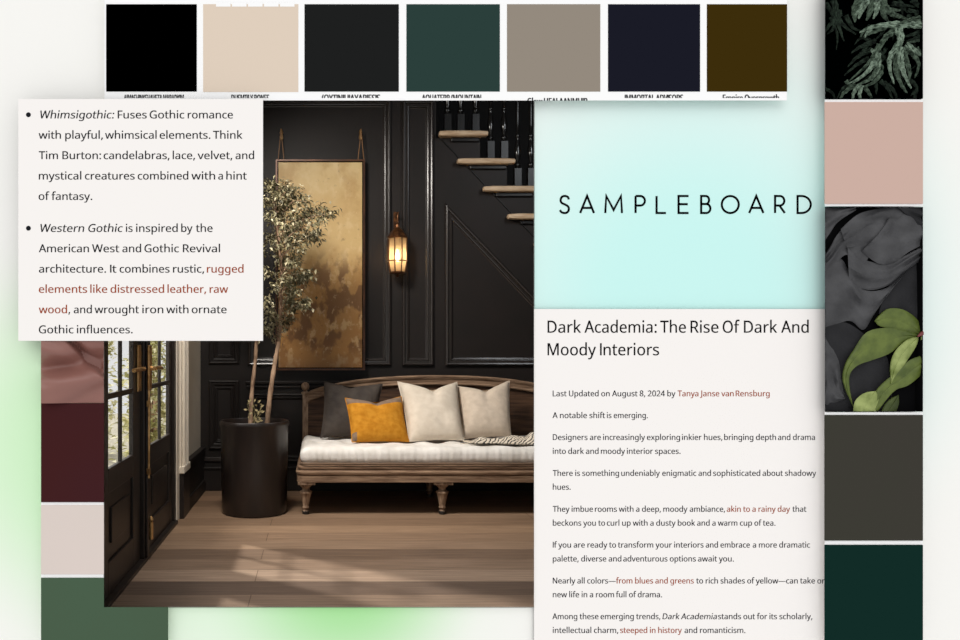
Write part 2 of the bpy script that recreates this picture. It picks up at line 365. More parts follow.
def radial(px, py, r0, r1):
    c = P(px, py, D0)
    sb = N(nt, 'ShaderNodeVectorMath', operation='SUBTRACT'); sb.inputs[1].default_value = (c.x, 0, c.z)
    ml = N(nt, 'ShaderNodeVectorMath', operation='MULTIPLY'); ml.inputs[1].default_value = (1, 0, 1)
    ln = N(nt, 'ShaderNodeVectorMath', operation='LENGTH')
    mr = N(nt, 'ShaderNodeMapRange', interpolation_type='SMOOTHSTEP')
    mr.inputs['From Min'].default_value = r0 * D0 / F; mr.inputs['From Max'].default_value = r1 * D0 / F
    mr.inputs['To Min'].default_value = 1; mr.inputs['To Max'].default_value = 0
    nt.links.new(geo.outputs['Object'], ml.inputs[0]); nt.links.new(ml.outputs[0], sb.inputs[0])
    nt.links.new(sb.outputs[0], ln.inputs[0]); nt.links.new(ln.outputs['Value'], mr.inputs['Value'])
    return mr


prev = None
for (px, py, r0, r1), col in (((250, 500, 60, 330), (224, 246, 220)), ((90, 440, 50, 225), (211, 244, 203)), ((345, 575, 20, 150), (172, 230, 160)), ((690, 300, 60, 350), (203, 247, 242))):
    g = radial(px, py, r0, r1); mx = N(nt, 'ShaderNodeMix', data_type='RGBA'); mx.inputs['B'].default_value = rgb(col)
    if prev is None: mx.inputs['A'].default_value = rgb((248, 247, 243))
    else: nt.links.new(prev, mx.inputs['A'])
    nt.links.new(g.outputs[0], mx.inputs['Factor']); prev = mx.outputs['Result']
nt.links.new(prev, b.inputs['Base Color'])
M_board = m

OX0, OX1, OY0, OY1 = 104, 534, 99.6, 607           # the opening, in picture columns and rows
DS = 2.578                                       # front lip of the opening
p0 = P(OX0, OY1, DS); p1 = P(OX1, OY0, DS)
hx0, hx1, hz0, hz1 = p0.x - .0078, p1.x + .0078, p0.z - .0094, p1.z + .0090
w = MB()
w.box(-1.9, hx0, D0, D0 + .008, 0, 3.7); w.box(hx1, 3.0, D0, D0 + .008, 0, 3.7)
w.box(hx0, hx1, D0, D0 + .008, 0, hz0); w.box(hx0, hx1, D0, D0 + .008, hz1, 3.7)
struct(w.build('wall_front', M_board))
# bevelled mat around the opening
w = MB()
def ringpt(k, t, y):
    e, f, g_ = .0078 * k + t, .0094 * k + t, .0090 * k + t
    return [(p0.x - e, y, p0.z - f), (p1.x + e, y, p0.z - f), (p1.x + e, y, p1.z + g_), (p0.x - e, y, p1.z + g_)]


r1 = ringpt(0, 0, DS); r3 = ringpt(0, .0003, DS); r4 = ringpt(.73, .0004, D0); r5 = ringpt(1, 0, D0 + .008)
w.add(r1 + r3 + r4 + r5, [(i, (i + 1) % 4, 4 + (i + 1) % 4, 4 + i) for i in range(4)] + [(4 + i, 4 + (i + 1) % 4, 8 + (i + 1) % 4, 8 + i) for i in range(4)]
      + [(8 + i, 8 + (i + 1) % 4, 12 + (i + 1) % 4, 12 + i) for i in range(4)] + [(12 + i, 12 + (i + 1) % 4, (i + 1) % 4, i) for i in range(4)])
struct(w.build('trim_1', mat('opening_edge', (236, 236, 232), .9)))

# ---- lettering straight on the board
def stroke(mb, pts, wd, y):
    pts = [Vector((p[0], p[1])) for p in pts]; closed = (pts[0] - pts[-1]).length < 1e-4
    if closed: pts = pts[:-1]
    pts = [p for i, p in enumerate(pts) if i == 0 or (p - pts[i - 1]).length > 1e-3]
    n = len(pts); L = []; R = []
    for i, p in enumerate(pts):
        a_ = pts[(i - 1) % n] if (closed or i > 0) else None; c_ = pts[(i + 1) % n] if (closed or i < n - 1) else None
        d1 = (p - a_).normalized() if a_ is not None else None; d2 = (c_ - p).normalized() if c_ is not None else None
        d = (d1 + d2).normalized() if d1 is not None and d2 is not None else (d1 or d2)
        nn = Vector((-d.y, d.x)); k = 1.0
        if d1 is not None and d2 is not None: k = 1 / max(.35, nn.dot(Vector((-d1.y, d1.x))))
        L.append(p + nn * wd / 2 * k); R.append(p - nn * wd / 2 * k)
    vs = []
    for q in L: vs.append(P(q.x, q.y, y))
    for q in R: vs.append(P(q.x, q.y, y))
    m_ = n if closed else n - 1
    mb.add(vs, [(i, (i + 1) % n, n + (i + 1) % n, n + i) for i in range(m_)])


def arcp(cx, cy, rx, ry, a0, a1, n=16): return [(cx + rx * cos(math.radians(a0 + (a1 - a0) * i / n)), cy + ry * sin(math.radians(a0 + (a1 - a0) * i / n))) for i in range(n + 1)]


LT = {
    'S': [[(q.x, q.y) for q in smooth_path([(.93, .80, 0), (.84, .93, 0), (.66, .99, 0), (.48, 1.0, 0), (.27, .96, 0), (.13, .83, 0), (.13, .68, 0), (.28, .57, 0), (.55, .50, 0), (.82, .40, 0), (.93, .26, 0), (.86, .10, 0), (.66, .01, 0), (.45, 0, 0), (.22, .04, 0), (.04, .17, 0)], 4)]],
    'A': [[(0, 0), (.5, 1.0), (1, 0)], [(.17, .30), (.83, .30)]],
    'M': [[(0.0, 0), (.06, 1.0), (.5, .18), (.94, 1.0), (1.0, 0)]],
    'P': [[(0, 0), (0, 1)], [(0, 1), (.5, 1)] + arcp(.5, .72, .5, .28, 90, -90) + [(0, .44)]],
    'L': [[(0, 1), (0, 0), (1, 0)]],
    'E': [[(1, 1), (0, 1), (0, 0), (1, 0)], [(0, .52), (.92, .52)]],
    'B': [[(0, .53), (0, 1), (.45, 1)] + arcp(.5, .765, .36, .235, 90, -90) + [(0, .53)], [(0, .53), (.5, .53)] + arcp(.55, .265, .45, .265, 90, -90) + [(0, 0), (0, .53)]],
    'O': [arcp(.5, .5, .5, .5, 0, 360, 32)],
    'R': [[(0, 0), (0, 1), (.45, 1)] + arcp(.5, .72, .45, .28, 90, -90) + [(0, .44)], [(.45, .44), (1, 0)]],
    'D': [[(0, 0), (0, 1), (.3, 1)] + arcp(.3, .5, .7, .5, 90, -90) + [(0, 0)]],
}
logo = thing('wall_lettering', 'black widely spaced sans-serif capitals printed on the aqua part of the wall', 'lettering', P(686, 213, D0))
for ch, a0, a1 in zip('SAMPLEBOARD', (558.9, 579.6, 604.7, 635.0, 656.0, 678.0, 700.6, 721.2, 748.6, 774.5, 797.0), (570.2, 594.6, 622.6, 645.5, 666.6, 689.2, 711.0, 739.4, 764.0, 785.4, 811.4)):
    mb = MB()
    for st in LT[ch]: stroke(mb, [(a0 + .6 + q[0] * (a1 - a0 - 1.2), 213.0 - q[1] * 17.0) for q in st], 2.15, D0 - .0006 - .0001 * 0)
    mb.build('letter', M_black, logo)

# ---- palette sheet at the top
DP = 2.568
pal = thing('palette_sheet', 'white sheet with a row of seven colour squares and cut-off captions along the top', 'colour chart', P(446, 100, DP))
w = MB(); plate(w, 104.5, -14, 787, 100.3, DP); w.build('sheet', [M_white, M_white], pal)
spacers(pal, [(150, 40), (446, 40), (740, 40)], DP, M_spacer)
caps = ['AJMASHINKSHAVETA MARADKIM', 'DUSMTILY BONES', '(OYTINIUIAYARIESIS', 'AQUATERR (MOUNTAIN', 'Glow HEALAANMUIR', 'IMMORTAL ADVISORS', 'Empire Overgrowth']
SW = [(106.2, 196.8, (0, 0, 0), 'black', 124, 183.5), (203.2, 298.3, (224, 207, 189), 'cream', 231.5, 269), (304.5, 398.8, (30, 31, 31), 'near-black', 322, 380),
      (406.4, 499.8, (43, 63, 59), 'dark teal', 422, 481), (507, 600.2, (148, 138, 126), 'taupe grey', 527.5, 587.5), (608, 700, (26, 27, 38), 'midnight blue', 625, 683), (706.8, 787, (60, 45, 11), 'dark olive brown', 723, 779)]
for (a0, a1, c, nm, c0, c1), cp in zip(SW, caps):
    w = MB(); q0 = P(a0, 4.3, DP); q1 = P(a1, 91.6 if nm != 'cream' else 92, DP); w.box(q0.x, q1.x, DP - .0008, DP, q1.z, q0.z)
    o = w.build('colour_square', mat('print_' + nm.replace(' ', '_'), c, .9, .0), pal); o['label'] = nm + ' square'
    w = MB(); off = 3.4 if nm == 'taupe grey' else 0
    word(w, cp, c0, c1, 101.0 + off, 6.4, DP - .0006, heavy=.3)
    w.build('caption', M_ink, pal, clip=[(P(0, 98.0 + off * .8, DP), (0, 0, -1))])
w = MB()
for i in range(5):
    q0 = P(216 + i * 16, 2.5, DP - .001); q1 = P(230.5 + i * 16, 6.6, DP - .001); w.box(q0.x, q1.x, DP - .0012, DP - .0009, q1.z, q0.z)
w.build('torn_edge', M_white, pal, bevel=0)

# ---- left text card
DT = 2.540
tc = thing('quote_card', 'warm white card with two bulleted paragraphs of grey text, partly rust coloured', 'card', P(140, 341, DT))
w = MB(); plate(w, 18.3, 99, 263, 340.8, DT); w.build('sheet', [M_paper, M_back], tc)
spacers(tc, [(60, 140), (60, 300), (84, 220)], DT, M_spacer)
K, R_, I = 0, 1, 2
T = [
    (118.6, [('Whimsigothic:', 40.4, 114.2, I), ('Fuses', 117.8, 146.6, K), ('Gothic', 149.7, 184.2, K), ('romance', 187.8, 232.8, K)]),
    (138.9, [('with playful,', 38.7, 102.8, K), ('whimsical', 105.2, 156.5, K), ('elements.', 159.7, 210.3, K), ('Think', 213.1, 242.3, K)]),
    (159.3, [('Tim Burton:', 38.9, 100.9, K), ('candelabras,', 103.7, 169.4, K), ('lace,', 172.8, 194.9, K), ('velvet,', 197.7, 232.2, K), ('and', 235.6, 254, K)]),
    (179.7, [('mystical', 38.9, 81.2, K), ('creatures', 85, 134.6, K), ('combined', 137.8, 188.2, K), ('with', 191.5, 215, K), ('a', 218.3, 222.8, K), ('hint', 226.4, 246.6, K)]),
    (200.1, [('of fantasy.', 38.7, 92.1, K)]),
    (232.1, [('Western Gothic', 40.5, 122.8, I), ('is', 126, 132.5, K), ('inspired', 136.2, 177.6, K), ('by', 181.3, 192.4, K), ('the', 195.9, 212.5, K)]),
    (252.4, [('American', 38.9, 88.8, K), ('West', 92.1, 119.1, K), ('and', 122.4, 141, K), ('Gothic', 144.5, 178.8, K), ('Revival', 183, 219.9, K)]),
    (272.8, [('architecture.', 39, 105.9, K), ('It', 110.2, 116.3, K), ('combines', 119.7, 169.5, K), ('rustic,', 173.1, 204, K), ('rugged', 207, 243.4, R_)]),
    (293.0, [('elements', 38.9, 87, R_), ('like', 90.4, 107.1, R_), ('distressed', 110.6, 164, R_), ('leather,', 167.6, 206, R_), ('raw', 209.7, 228, R_)]),
    (313.4, [('wood', 38.9, 66.9, R_), (',', 68.5, 70, K), ('and', 73.8, 91.7, K), ('wrought', 94.7, 138.8, K), ('iron', 142.4, 163.2, K), ('with', 166.4, 188.4, K), ('ornate', 191.8, 226.5, K)]),
    (333.5, [('Gothic', 38.9, 73.4, K), ('influences.', 77, 132.5, K)]),
]


def lines(root, T, cap, d, mats, heavy, name='text_line'):
    for base, ws in T:
        base -= .2
        mb = MB()
        for t, a_, b_, k in ws:
            word(mb, t, a_, b_, base, cap, d - .0005, italic=(k == I), mi=1 if k == R_ else 0, heavy=heavy)
        mb.build(name, mats, root)


lines(tc, T, 7.9, DT, [M_ink, M_red], 0.12)
for by in (114.7, 228.2):
    w = MB(); c = P(28.4, by, DT - .0005)
    w.add([(c.x + .0075 * cos(2 * pi * i / 20), c.y, c.z + .0075 * sin(2 * pi * i / 20)) for i in range(20)], [tuple(range(20))])
    w.build('bullet', M_ink, tc)

# ---- article card
DA = 2.588
ac = thing('article_card', 'tall warm white card with a large two-line black heading over small grey paragraphs', 'card', P(680, 660, DA))
w = MB(); plate(w, 534.2, 309, 835, 652, DA); w.build('sheet', [M_paper, M_back], ac)
spacers(ac, [(600, 370), (750, 370), (600, 600), (750, 600)], DA, M_spacer)
lines(ac, [(332.9, [('Dark', 547.7, 580.9, K), ('Academia:', 584.6, 656.6, K), ('The', 660.4, 685.9, K), ('Rise', 690.7, 718.4, K), ('Of', 722.8, 739.6, K), ('Dark', 744.1, 777.1, K), ('And', 781.3, 808.6, K)]),
           (355.5, [('Moody', 547.7, 595.9, K), ('Interiors', 600.2, 659, K)])], 12.1, DA, [M_black, M_red], 0.12, 'heading_line')
B = [
    (396.5, [('Last Updated on', 552.8, 609.6, K), ('August 8, 2024 by', 612.2, 675.4, K), ('Tanya Janse van', 677.8, 733.6, R_), ('Rensburg', 735.8, 769.6, R_)]),
    (418.3, [('A notable shift', 552.6, 605, K), ('is emerging.', 607, 647.8, K)]),
    (440.2, [('Designers are', 552.9, 600.8, K), ('increasingly', 603.2, 645, K), ('exploring', 647, 680, K), ('inkier hues,', 682.1, 722.3, K), ('bringing depth', 724.3, 776, K), ('and drama', 778, 814.9, K)]),
    (454.1, [('into dark and', 552.9, 598.5, K), ('moody', 601, 625, K), ('interior spaces.', 627, 680.5, K)]),
    (476.1, [('There is something', 552.9, 619, K), ('undeniably', 621.3, 659.8, K), ('enigmatic and', 662.3, 710.9, K), ('sophisticated', 713.2, 760.2, K), ('about shadowy', 762.6, 816.1, K)]),
    (489.9, [('hues.', 552.9, 570.6, K)]),
    (512.0, [('They imbue', 552.9, 592.9, K), ('rooms with a deep,', 595, 660.8, K), ('moody', 663.4, 687.4, K), ('ambiance,', 689.8, 725, K), ('akin to a rainy day', 726.9, 790, R_), ('that', 792.5, 806.3, K)]),
    (525.9, [('beckons you to', 552.9, 605, K), ('curl up with a dusty book', 606.9, 695.1, K), ('and a warm cup of tea.', 697.2, 775.4, K)]),
    (547.8, [('If you are ready to', 552.9, 616, K), ('transform your interiors', 618, 703.5, K), ('and embrace', 705.8, 749.8, K), ('a more dramatic', 752.8, 810, K)]),
    (561.7, [('palette, diverse and', 552.9, 621.3, K), ('adventurous options', 623.3, 695.8, K), ('await you.', 698, 733.8, K)]),
    (583.7, [('Nearly all colors\u2014', 552.9, 615.6, K), ('from blues and greens', 616.1, 693.7, R_), ('to rich shades of yellow\u2014can take on', 696.3, 825.6, K)]),
    (597.5, [('new life in a room', 552.9, 614, K), ('full of drama.', 616, 662, K)]),
    (619.4, [('Among these', 552.5, 598.4, K), ('emerging trends,', 600.6, 660.3, K), ('Dark Academia', 662.5, 716.9, I), ('stands out for its scholarly,', 718.1, 812.3, K)]),
    (633.2, [('intellectual charm,', 552.9, 618.2, K), ('steeped in history', 620.2, 681.8, R_), ('and romanticism.', 684.6, 745.3, K)]),
]
lines(ac, B, 5.8, DA, [M_inkb, M_red], 0.10)

# ---- sample panels down the right and the left: every panel a board of its own on a white carrier
DR = 2.556
car = MB(); plate(car, 825.2, 99.4, 922.8, 206.2, DR + .004); plate(car, 825.2, 412.2, 922.8, 652, DR + .004)
plate(car, 850, -14, 915, 652, DR + .038)
for yy in (150, 480, 590): p = P(880, yy, DR); car.box(p.x - .05, p.x + .05, DR + .006, DR + .039, p.z - .05, p.z + .05)
car = tag(car.build('carrier_strip', [M_white, M_white]), 'tall white backing strip seen as thin lines between the panels at the right', 'backing strip')
spacers(car, [(874, 60), (874, 320), (874, 600)], DR, M_spacer, .041)


def panel(name, label, cat, x0, y0, x1, y1, d, m_, group=None):
    w = MB(); a_ = P(x0, y0, d); b_ = P(x1, y1, d); w.box(a_.x, b_.x, d, d + .0035, b_.z, a_.z)
    o = tag(w.build(name, m_), label, cat, group)
    w = MB(); c_ = (a_ + b_) / 2; w.box(c_.x - .02, c_.x + .02, d + .0035, d + .004, c_.z - .02, c_.z + .02); w.build('foam_mount', M_spacer, o)
    return o


def PD(px, py, y): return P(px, py, y)


def clipr(x0, y0, x1, y1, d, sl=0.0, sr=0.0):
    a_ = P(x0, y0, d); b_ = P(x1, y1, d)
    return [((a_.x, d, 0), Vector((-1, sl, 0)).normalized()), ((b_.x, d, 0), Vector((1, sr, 0)).normalized()), ((0, 0, a_.z), (0, 0, 1)), ((0, 0, b_.z), (0, 0, -1))]


panel('colour_panel', 'flat dusty pink panel between the dark fronds and the black petals', 'colour panel', 825, 102, 923, 203.6, DR, card('print_dusty_pink', (205, 175, 163)))
panel('colour_panel', 'flat dark olive grey panel under the black petals', 'colour panel', 825, 415, 923, 540.6, DR, mat('print_olive_grey', (60, 60, 52), .95, 0, c2=(62, 59, 54), scale=1.5))
panel('colour_panel', 'flat very dark green panel at the foot of the long strip with the petals', 'colour panel', 825, 545, 923, 652, DR, card('print_bottle_green', (18, 44, 39)))

# left strip
DL = 2.566
car = MB(); plate(car, 41.2, 403.4, 103.5, 652, DL + .004); plate(car, 103.5, 612, 167.5, 652, DL + .004)
car = tag(car.build('carrier_strip', [M_white, M_white]), 'white backing strip seen as thin lines around the pale panel at the left', 'backing strip')
spacers(car, [(70, 440), (70, 600)], DL, M_spacer, .007)

panel('colour_panel', 'flat maroon panel directly under the folded satin', 'colour panel', 41, 403.2, 103.8, 502.2, DL, mat('print_maroon', (66, 32, 32), .95, 0, c2=(64, 33, 36), scale=1.5))
panel('colour_panel', 'flat pale greige panel between the maroon and the mid green panels', 'colour panel', 41, 505.3, 103.8, 574.3, DL, mat('print_greige', (220, 206, 199), .95, 0, c2=(217, 205, 197), scale=1.5))
w = MB(); pl = [(41, 578), (103.8, 578), (103.8, 607.3), (168, 607.3), (168, 652), (41, 652)]
w.prism([(X(a_, DL), Z(b_, DL)) for a_, b_ in pl], DL, DL + .0035)
tag(w.build('colour_panel', mat('print_sage_green', (74, 96, 76), .95, 0, c2=(74, 92, 72), scale=1.5)), 'flat mid green L-shaped panel under the lower left corner of the hall opening', 'colour panel')
lp_ = bpy.data.objects['colour_panel.005']
w = MB(); c_ = P(72, 615, DL); w.box(c_.x - .02, c_.x + .02, DL + .0035, DL + .004, c_.z - .02, c_.z + .02); w.build('foam_mount', M_spacer, lp_)

# satin panel: cloth laid in folds
sat = thing('satin_panel', 'small panel of dusky rose satin lying in soft folds above the maroon panel', 'fabric sample', P(72, 403, DL))
w = MB(); a_ = P(41, 335, DL + .002); b_ = P(95, 403, DL + .02); w.box(a_.x + .002, b_.x, DL + .0331, DL + .0338, b_.z, a_.z)
M_satin = mat('rose_satin', (146, 102, 92), .38, .4, c2=(128, 86, 78), scale=3)
w.build('backing', mat('satin_back', (50, 24, 22), .9), sat)
w = MB()


def satin(u, v):
    px = 38 + u * 69; py = 333 + v * 73
    x = (px - 41) / 63; y = (py - 341) / 62
    # height of the cloth: broad ridges running down to the right
    c1 = .40 + .05 * cos(3 * x) - .05 * x              # valley under the upper fold
    h = .056 * (1 - exp(-((y - c1) / .15) ** 2)) - .012
    h += .016 * exp(-((y - .68 + .10 * x) / .16) ** 2)
    h += .012 * exp(-((y - .10 - .42 * x) / .10) ** 2) * (1 if x > 0 else 1)
    h -= .050 * exp(-((y - (-.40 + .98 * x - .08)) / .085) ** 2) * max(0, min(1, (x - .3) * 3))
    h -= .022 * max(0, (y - (.95 - .55 * x)) * 1.6) * (x > .2) if False else 0
    h -= .026 * (1 / (1 + exp(-((y - (1.18 - .50 * x)) / .05))))
    h -= .010 * exp(-(((x - .02) / .16) ** 2 + ((y - .70) / .07) ** 2))
    return P(px, py, DL + .033 - max(0.0, h + .014) * .92)


w.grid(satin, 60, 64)
w.build('satin', M_satin, sat, True, clip=clipr(41, 340.9, 103.8, 403, DL, sl=-.336, sr=.26))

# pine fronds panel
fp = thing('frond_panel', 'black square panel covered with dark green feathery evergreen fronds', 'botanical panel', P(874, 98, DR))
def tray(x0, y0, x1, y1, m_, root, dp=.034, s_=.66):
    a_ = P(x0, y0, DR); b_ = P(x1, y1, DR); w = MB(); k = s_ * dp
    f_ = [(a_.x, DR, b_.z), (b_.x, DR, b_.z), (b_.x, DR, a_.z), (a_.x, DR, a_.z)]
    g_ = [(a_.x + k, DR + dp, b_.z), (b_.x, DR + dp, b_.z), (b_.x, DR + dp, a_.z), (a_.x + k, DR + dp, a_.z)]
    w.add(f_ + g_, [(0, 1, 5, 4), (1, 2, 6, 5), (2, 3, 7, 6), (3, 0, 4, 7), (4, 5, 6, 7)])
    w.build('tray', m_, root)


tray(825, -14, 923, 98.4, mat('black_ground', (0, 1, 1), .95, .0), fp)
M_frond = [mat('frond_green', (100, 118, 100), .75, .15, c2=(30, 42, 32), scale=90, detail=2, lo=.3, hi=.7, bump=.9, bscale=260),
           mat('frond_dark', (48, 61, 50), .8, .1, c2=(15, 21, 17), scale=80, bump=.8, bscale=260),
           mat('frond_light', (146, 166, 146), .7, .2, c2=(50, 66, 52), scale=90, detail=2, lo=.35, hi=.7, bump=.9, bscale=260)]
cl = clipr(825, -14, 923, 98.4, DR, sl=.66)


def fz(x, y): return 820 + x / 5.818, y / 5.818


FR = [  # centre lines in the panel (zoomed units), half width, tone, height
    ([(120, 80), (60, 140), (30, 190)], 14, 1, 1), ([(80, 0), (100, 90), (140, 150), (210, 200)], 16, 1, 1), ([(110, 60), (110, 150), (140, 240)], 13, 1, 1), ([(90, 80), (80, 160), (40, 200)], 12, 1, 1),
    ([(60, 100), (100, 200), (95, 290)], 8, 1, 1), ([(150, 90), (190, 160), (240, 180)], 12, 1, 1), ([(30, 20), (60, 60), (90, 130)], 14, 1, 1),
    ([(230, 0), (200, 60), (205, 130)], 22, 0, 2), ([(270, 0), (240, 60), (225, 110)], 20, 2, 3), ([(300, 0), (290, 70), (270, 120)], 20, 0, 2), ([(330, 0), (330, 60), (310, 110)], 18, 2, 3), ([(250, 30), (220, 70), (195, 100)], 12, 2, 3),
    ([(360, 0), (385, 50), (470, 60)], 20, 0, 2), ([(370, 40), (420, 80), (500, 105)], 20, 0, 2), ([(365, 10), (370, 80), (400, 130)], 20, 0, 2), ([(420, 20), (480, 30), (560, 40)], 14, 1, 1), ([(540, 0), (570, 30), (600, 60)], 16, 1, 1), ([(430, 95), (470, 100), (510, 115)], 10, 0, 2),
    ([(600, 110), (530, 120), (450, 150), (350, 150), (260, 180), (235, 215)], 18, 0, 3), ([(460, 140), (380, 145), (290, 160), (230, 190)], 16, 2, 4), ([(600, 145), (540, 145), (480, 150), (440, 165)], 20, 2, 4), ([(380, 160), (300, 190), (250, 215)], 12, 0, 3), ([(300, 170), (270, 195), (262, 220)], 9, 2, 4),
    ([(600, 180), (540, 200), (490, 215)], 14, 1, 2), ([(600, 200), (550, 225), (500, 240)], 12, 1, 2), ([(600, 230), (550, 240), (500, 250)], 10, 0, 2),
    ([(450, 160), (470, 220), (455, 270), (420, 310)], 20, 2, 4), ([(430, 180), (380, 220), (345, 280), (330, 320)], 17, 0, 3), ([(460, 250), (430, 300), (400, 350)], 18, 0, 3),
    ([(450, 270), (410, 330), (405, 400), (432, 490)], 16, 2, 4), ([(455, 280), (440, 350), (445, 430), (490, 520), (510, 540)], 15, 0, 3), ([(465, 280), (470, 360), (490, 430), (530, 515)], 19, 2, 5), ([(475, 290), (500, 350), (520, 420), (515, 470)], 17, 0, 4), ([(490, 280), (545, 320), (575, 380), (550, 455)], 15, 0, 3), ([(500, 260), (560, 300), (598, 330)], 16, 2, 4), ([(560, 280), (590, 320), (600, 360)], 12, 0, 3), ([(440, 290), (455, 400), (470, 470)], 10, 0, 3),
    ([(345, 260), (310, 330), (260, 390), (170, 470)], 13, 0, 3), ([(340, 310), (310, 380), (250, 440), (190, 485)], 15, 2, 4), ([(330, 330), (330, 400), (290, 460), (200, 500)], 17, 0, 3), ([(350, 380), (350, 430), (310, 480), (240, 510)], 15, 0, 3), ([(310, 360), (260, 430), (160, 490)], 9, 2, 5), ([(320, 300), (300, 290), (310, 320)], 9, 2, 4), ([(345, 330), (345, 400), (300, 470)], 8, 2, 4),
    ([(350, 260), (350, 300), (390, 360)], 9, 1, 2), ([(200, 495), (140, 540), (110, 590)], 13, 0, 2), ([(220, 500), (195, 545), (190, 600)], 12, 2, 3), ([(240, 500), (230, 550), (240, 600)], 12, 2, 3), ([(180, 480), (130, 520), (95, 580)], 10, 1, 1), ([(260, 510), (290, 550), (310, 600)], 11, 0, 2), ([(150, 470), (180, 500), (230, 510)], 10, 0, 3),
    ([(350, 470), (390, 510), (430, 590)], 12, 1, 2), ([(370, 480), (430, 530), (450, 600)], 12, 1, 1), ([(320, 240), (240, 270), (180, 310)], 14, 1, 1), ([(300, 290), (220, 330), (160, 390)], 14, 1, 0), ([(280, 340), (210, 380), (140, 440)], 12, 1, 0), ([(300, 240), (240, 220), (200, 260)], 10, 1, 0),
    ([(560, 440), (600, 400), (620, 380)], 12, 1, 1), ([(540, 560), (570, 520), (610, 500)], 14, 1, 0), ([(30, 520), (70, 540), (100, 600)], 10, 1, 0), ([(580, 60), (560, 90), (600, 100)], 10, 1, 1), ([(510, 60), (560, 70), (600, 80)], 12, 1, 1)]
fr_ = random.Random(5)
for i in range(30):
    x_, y_ = fr_.uniform(260, 600), fr_.uniform(0, 540); a_ = fr_.uniform(.9, 2.6); l_ = fr_.uniform(70, 130)
    FR.append(([(x_, y_), (x_ + l_ * .5 * cos(a_) + 8, y_ + l_ * .5 * sin(a_)), (x_ + l_ * cos(a_), y_ + l_ * sin(a_))], fr_.uniform(8, 12), 1, 0))
for pts, wd, tone, hgt in FR:
    path = smooth_path([P(*fz(*q), DR + .028 - (hgt * .0040 + .005 * sin(pi * i / (len(pts) - 1)))) for i, q in enumerate(pts)], 7)
    mb = MB(); n = len(path); sc = wd * 1.35 / 5.818 * DR / F
    # a bundle of three slim lobes twisted round one another, tapering to a point
    for k in range(5):
        ph = k * 1.26 + wd
        pp = []
        for i, p in enumerate(path):
            t = i / (n - 1); d = (path[min(i + 1, n - 1)] - path[max(i - 1, 0)]).normalized(); sd = Vector((-d.z, 0, d.x))
            pp.append(p + sd * sc * .66 * cos(ph + t * 5) * (1 - t * .8) + Vector((0, -1, 0)) * sc * .4 * sin(ph + t * 5) * (1 - t))
        mb.tube(pp, [sc * .36 * (1 - (i / (n - 1)) ** 2 * .88) * (.8 + .3 * sin(i * 1.9 + k)) for i in range(n)], 7)
    mb.build('frond', M_frond[tone], fp, True, clip=cl)

# black petals with green leaves
pp_ = thing('petal_panel', 'tall panel of layered black petals with glossy green leaves at its lower right', 'botanical panel', P(874, 411, DR))
tray(825, 207, 923, 411.6, mat('black_velvet_ground', (16, 16, 17), .95, .0), pp_)
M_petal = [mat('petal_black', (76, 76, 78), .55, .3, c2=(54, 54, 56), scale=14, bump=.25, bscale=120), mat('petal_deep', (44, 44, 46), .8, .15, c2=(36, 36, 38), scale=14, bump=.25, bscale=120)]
M_leafs = [mat('leaf_green', (98, 112, 48), .45, .35, c2=(70, 84, 32), scale=22, detail=3, bump=.15, bscale=60), mat('leaf_light', (158, 170, 104), .5, .3, c2=(104, 118, 56), scale=22), mat('leaf_dark', (70, 82, 34), .5, .3, c2=(54, 66, 26), scale=22)]  # three leaf greens: mid, pale and dark
cl2 = clipr(825, 207, 923, 411.6, DR, sl=.66)


def pz(x, y): return 820 + x / 2.909, 200 + y / 2.909


def ribbon(mb, e0, e1, h0, h1, bulge, lip=0.0, wave=0.0, nu=26, nv=14, vein=0.0):
    A = smooth_path([(q[0], q[1], 0) for q in e0], 8); Bp = smooth_path([(q[0], q[1], 0) for q in e1], 8)

    def fn(u, v):
        a_ = along(A, u); b_ = along(Bp, u); c_ = a_.lerp(b_, v)
        h = h0 + (h1 - h0) * v + bulge * (1.5 if lip > .002 else 1.0) * sin(pi * v ** .8) ** .8 + (.0050 * sin(v * 9 + u * 3 + e0[0][1]) + .0030 * sin(v * 17 - u * 5) + .0016 * sin(u * 15 - v * 5)) * (lip > .0025) * sin(pi * v) ** .5 + lip * exp(-(v / .10) ** 2) + lip * .3 * exp(-((1 - v) / .08) ** 2)
        h += wave * sin(u * 11 + v * 2.2) * (1 - v) - vein * exp(-((v - .5) / .05) ** 2)
        px, py = pz(c_.x, c_.y); return P(px, py, DR + .033 - min(.034, max(0, h)))
    mb.grid(fn, nu, nv)


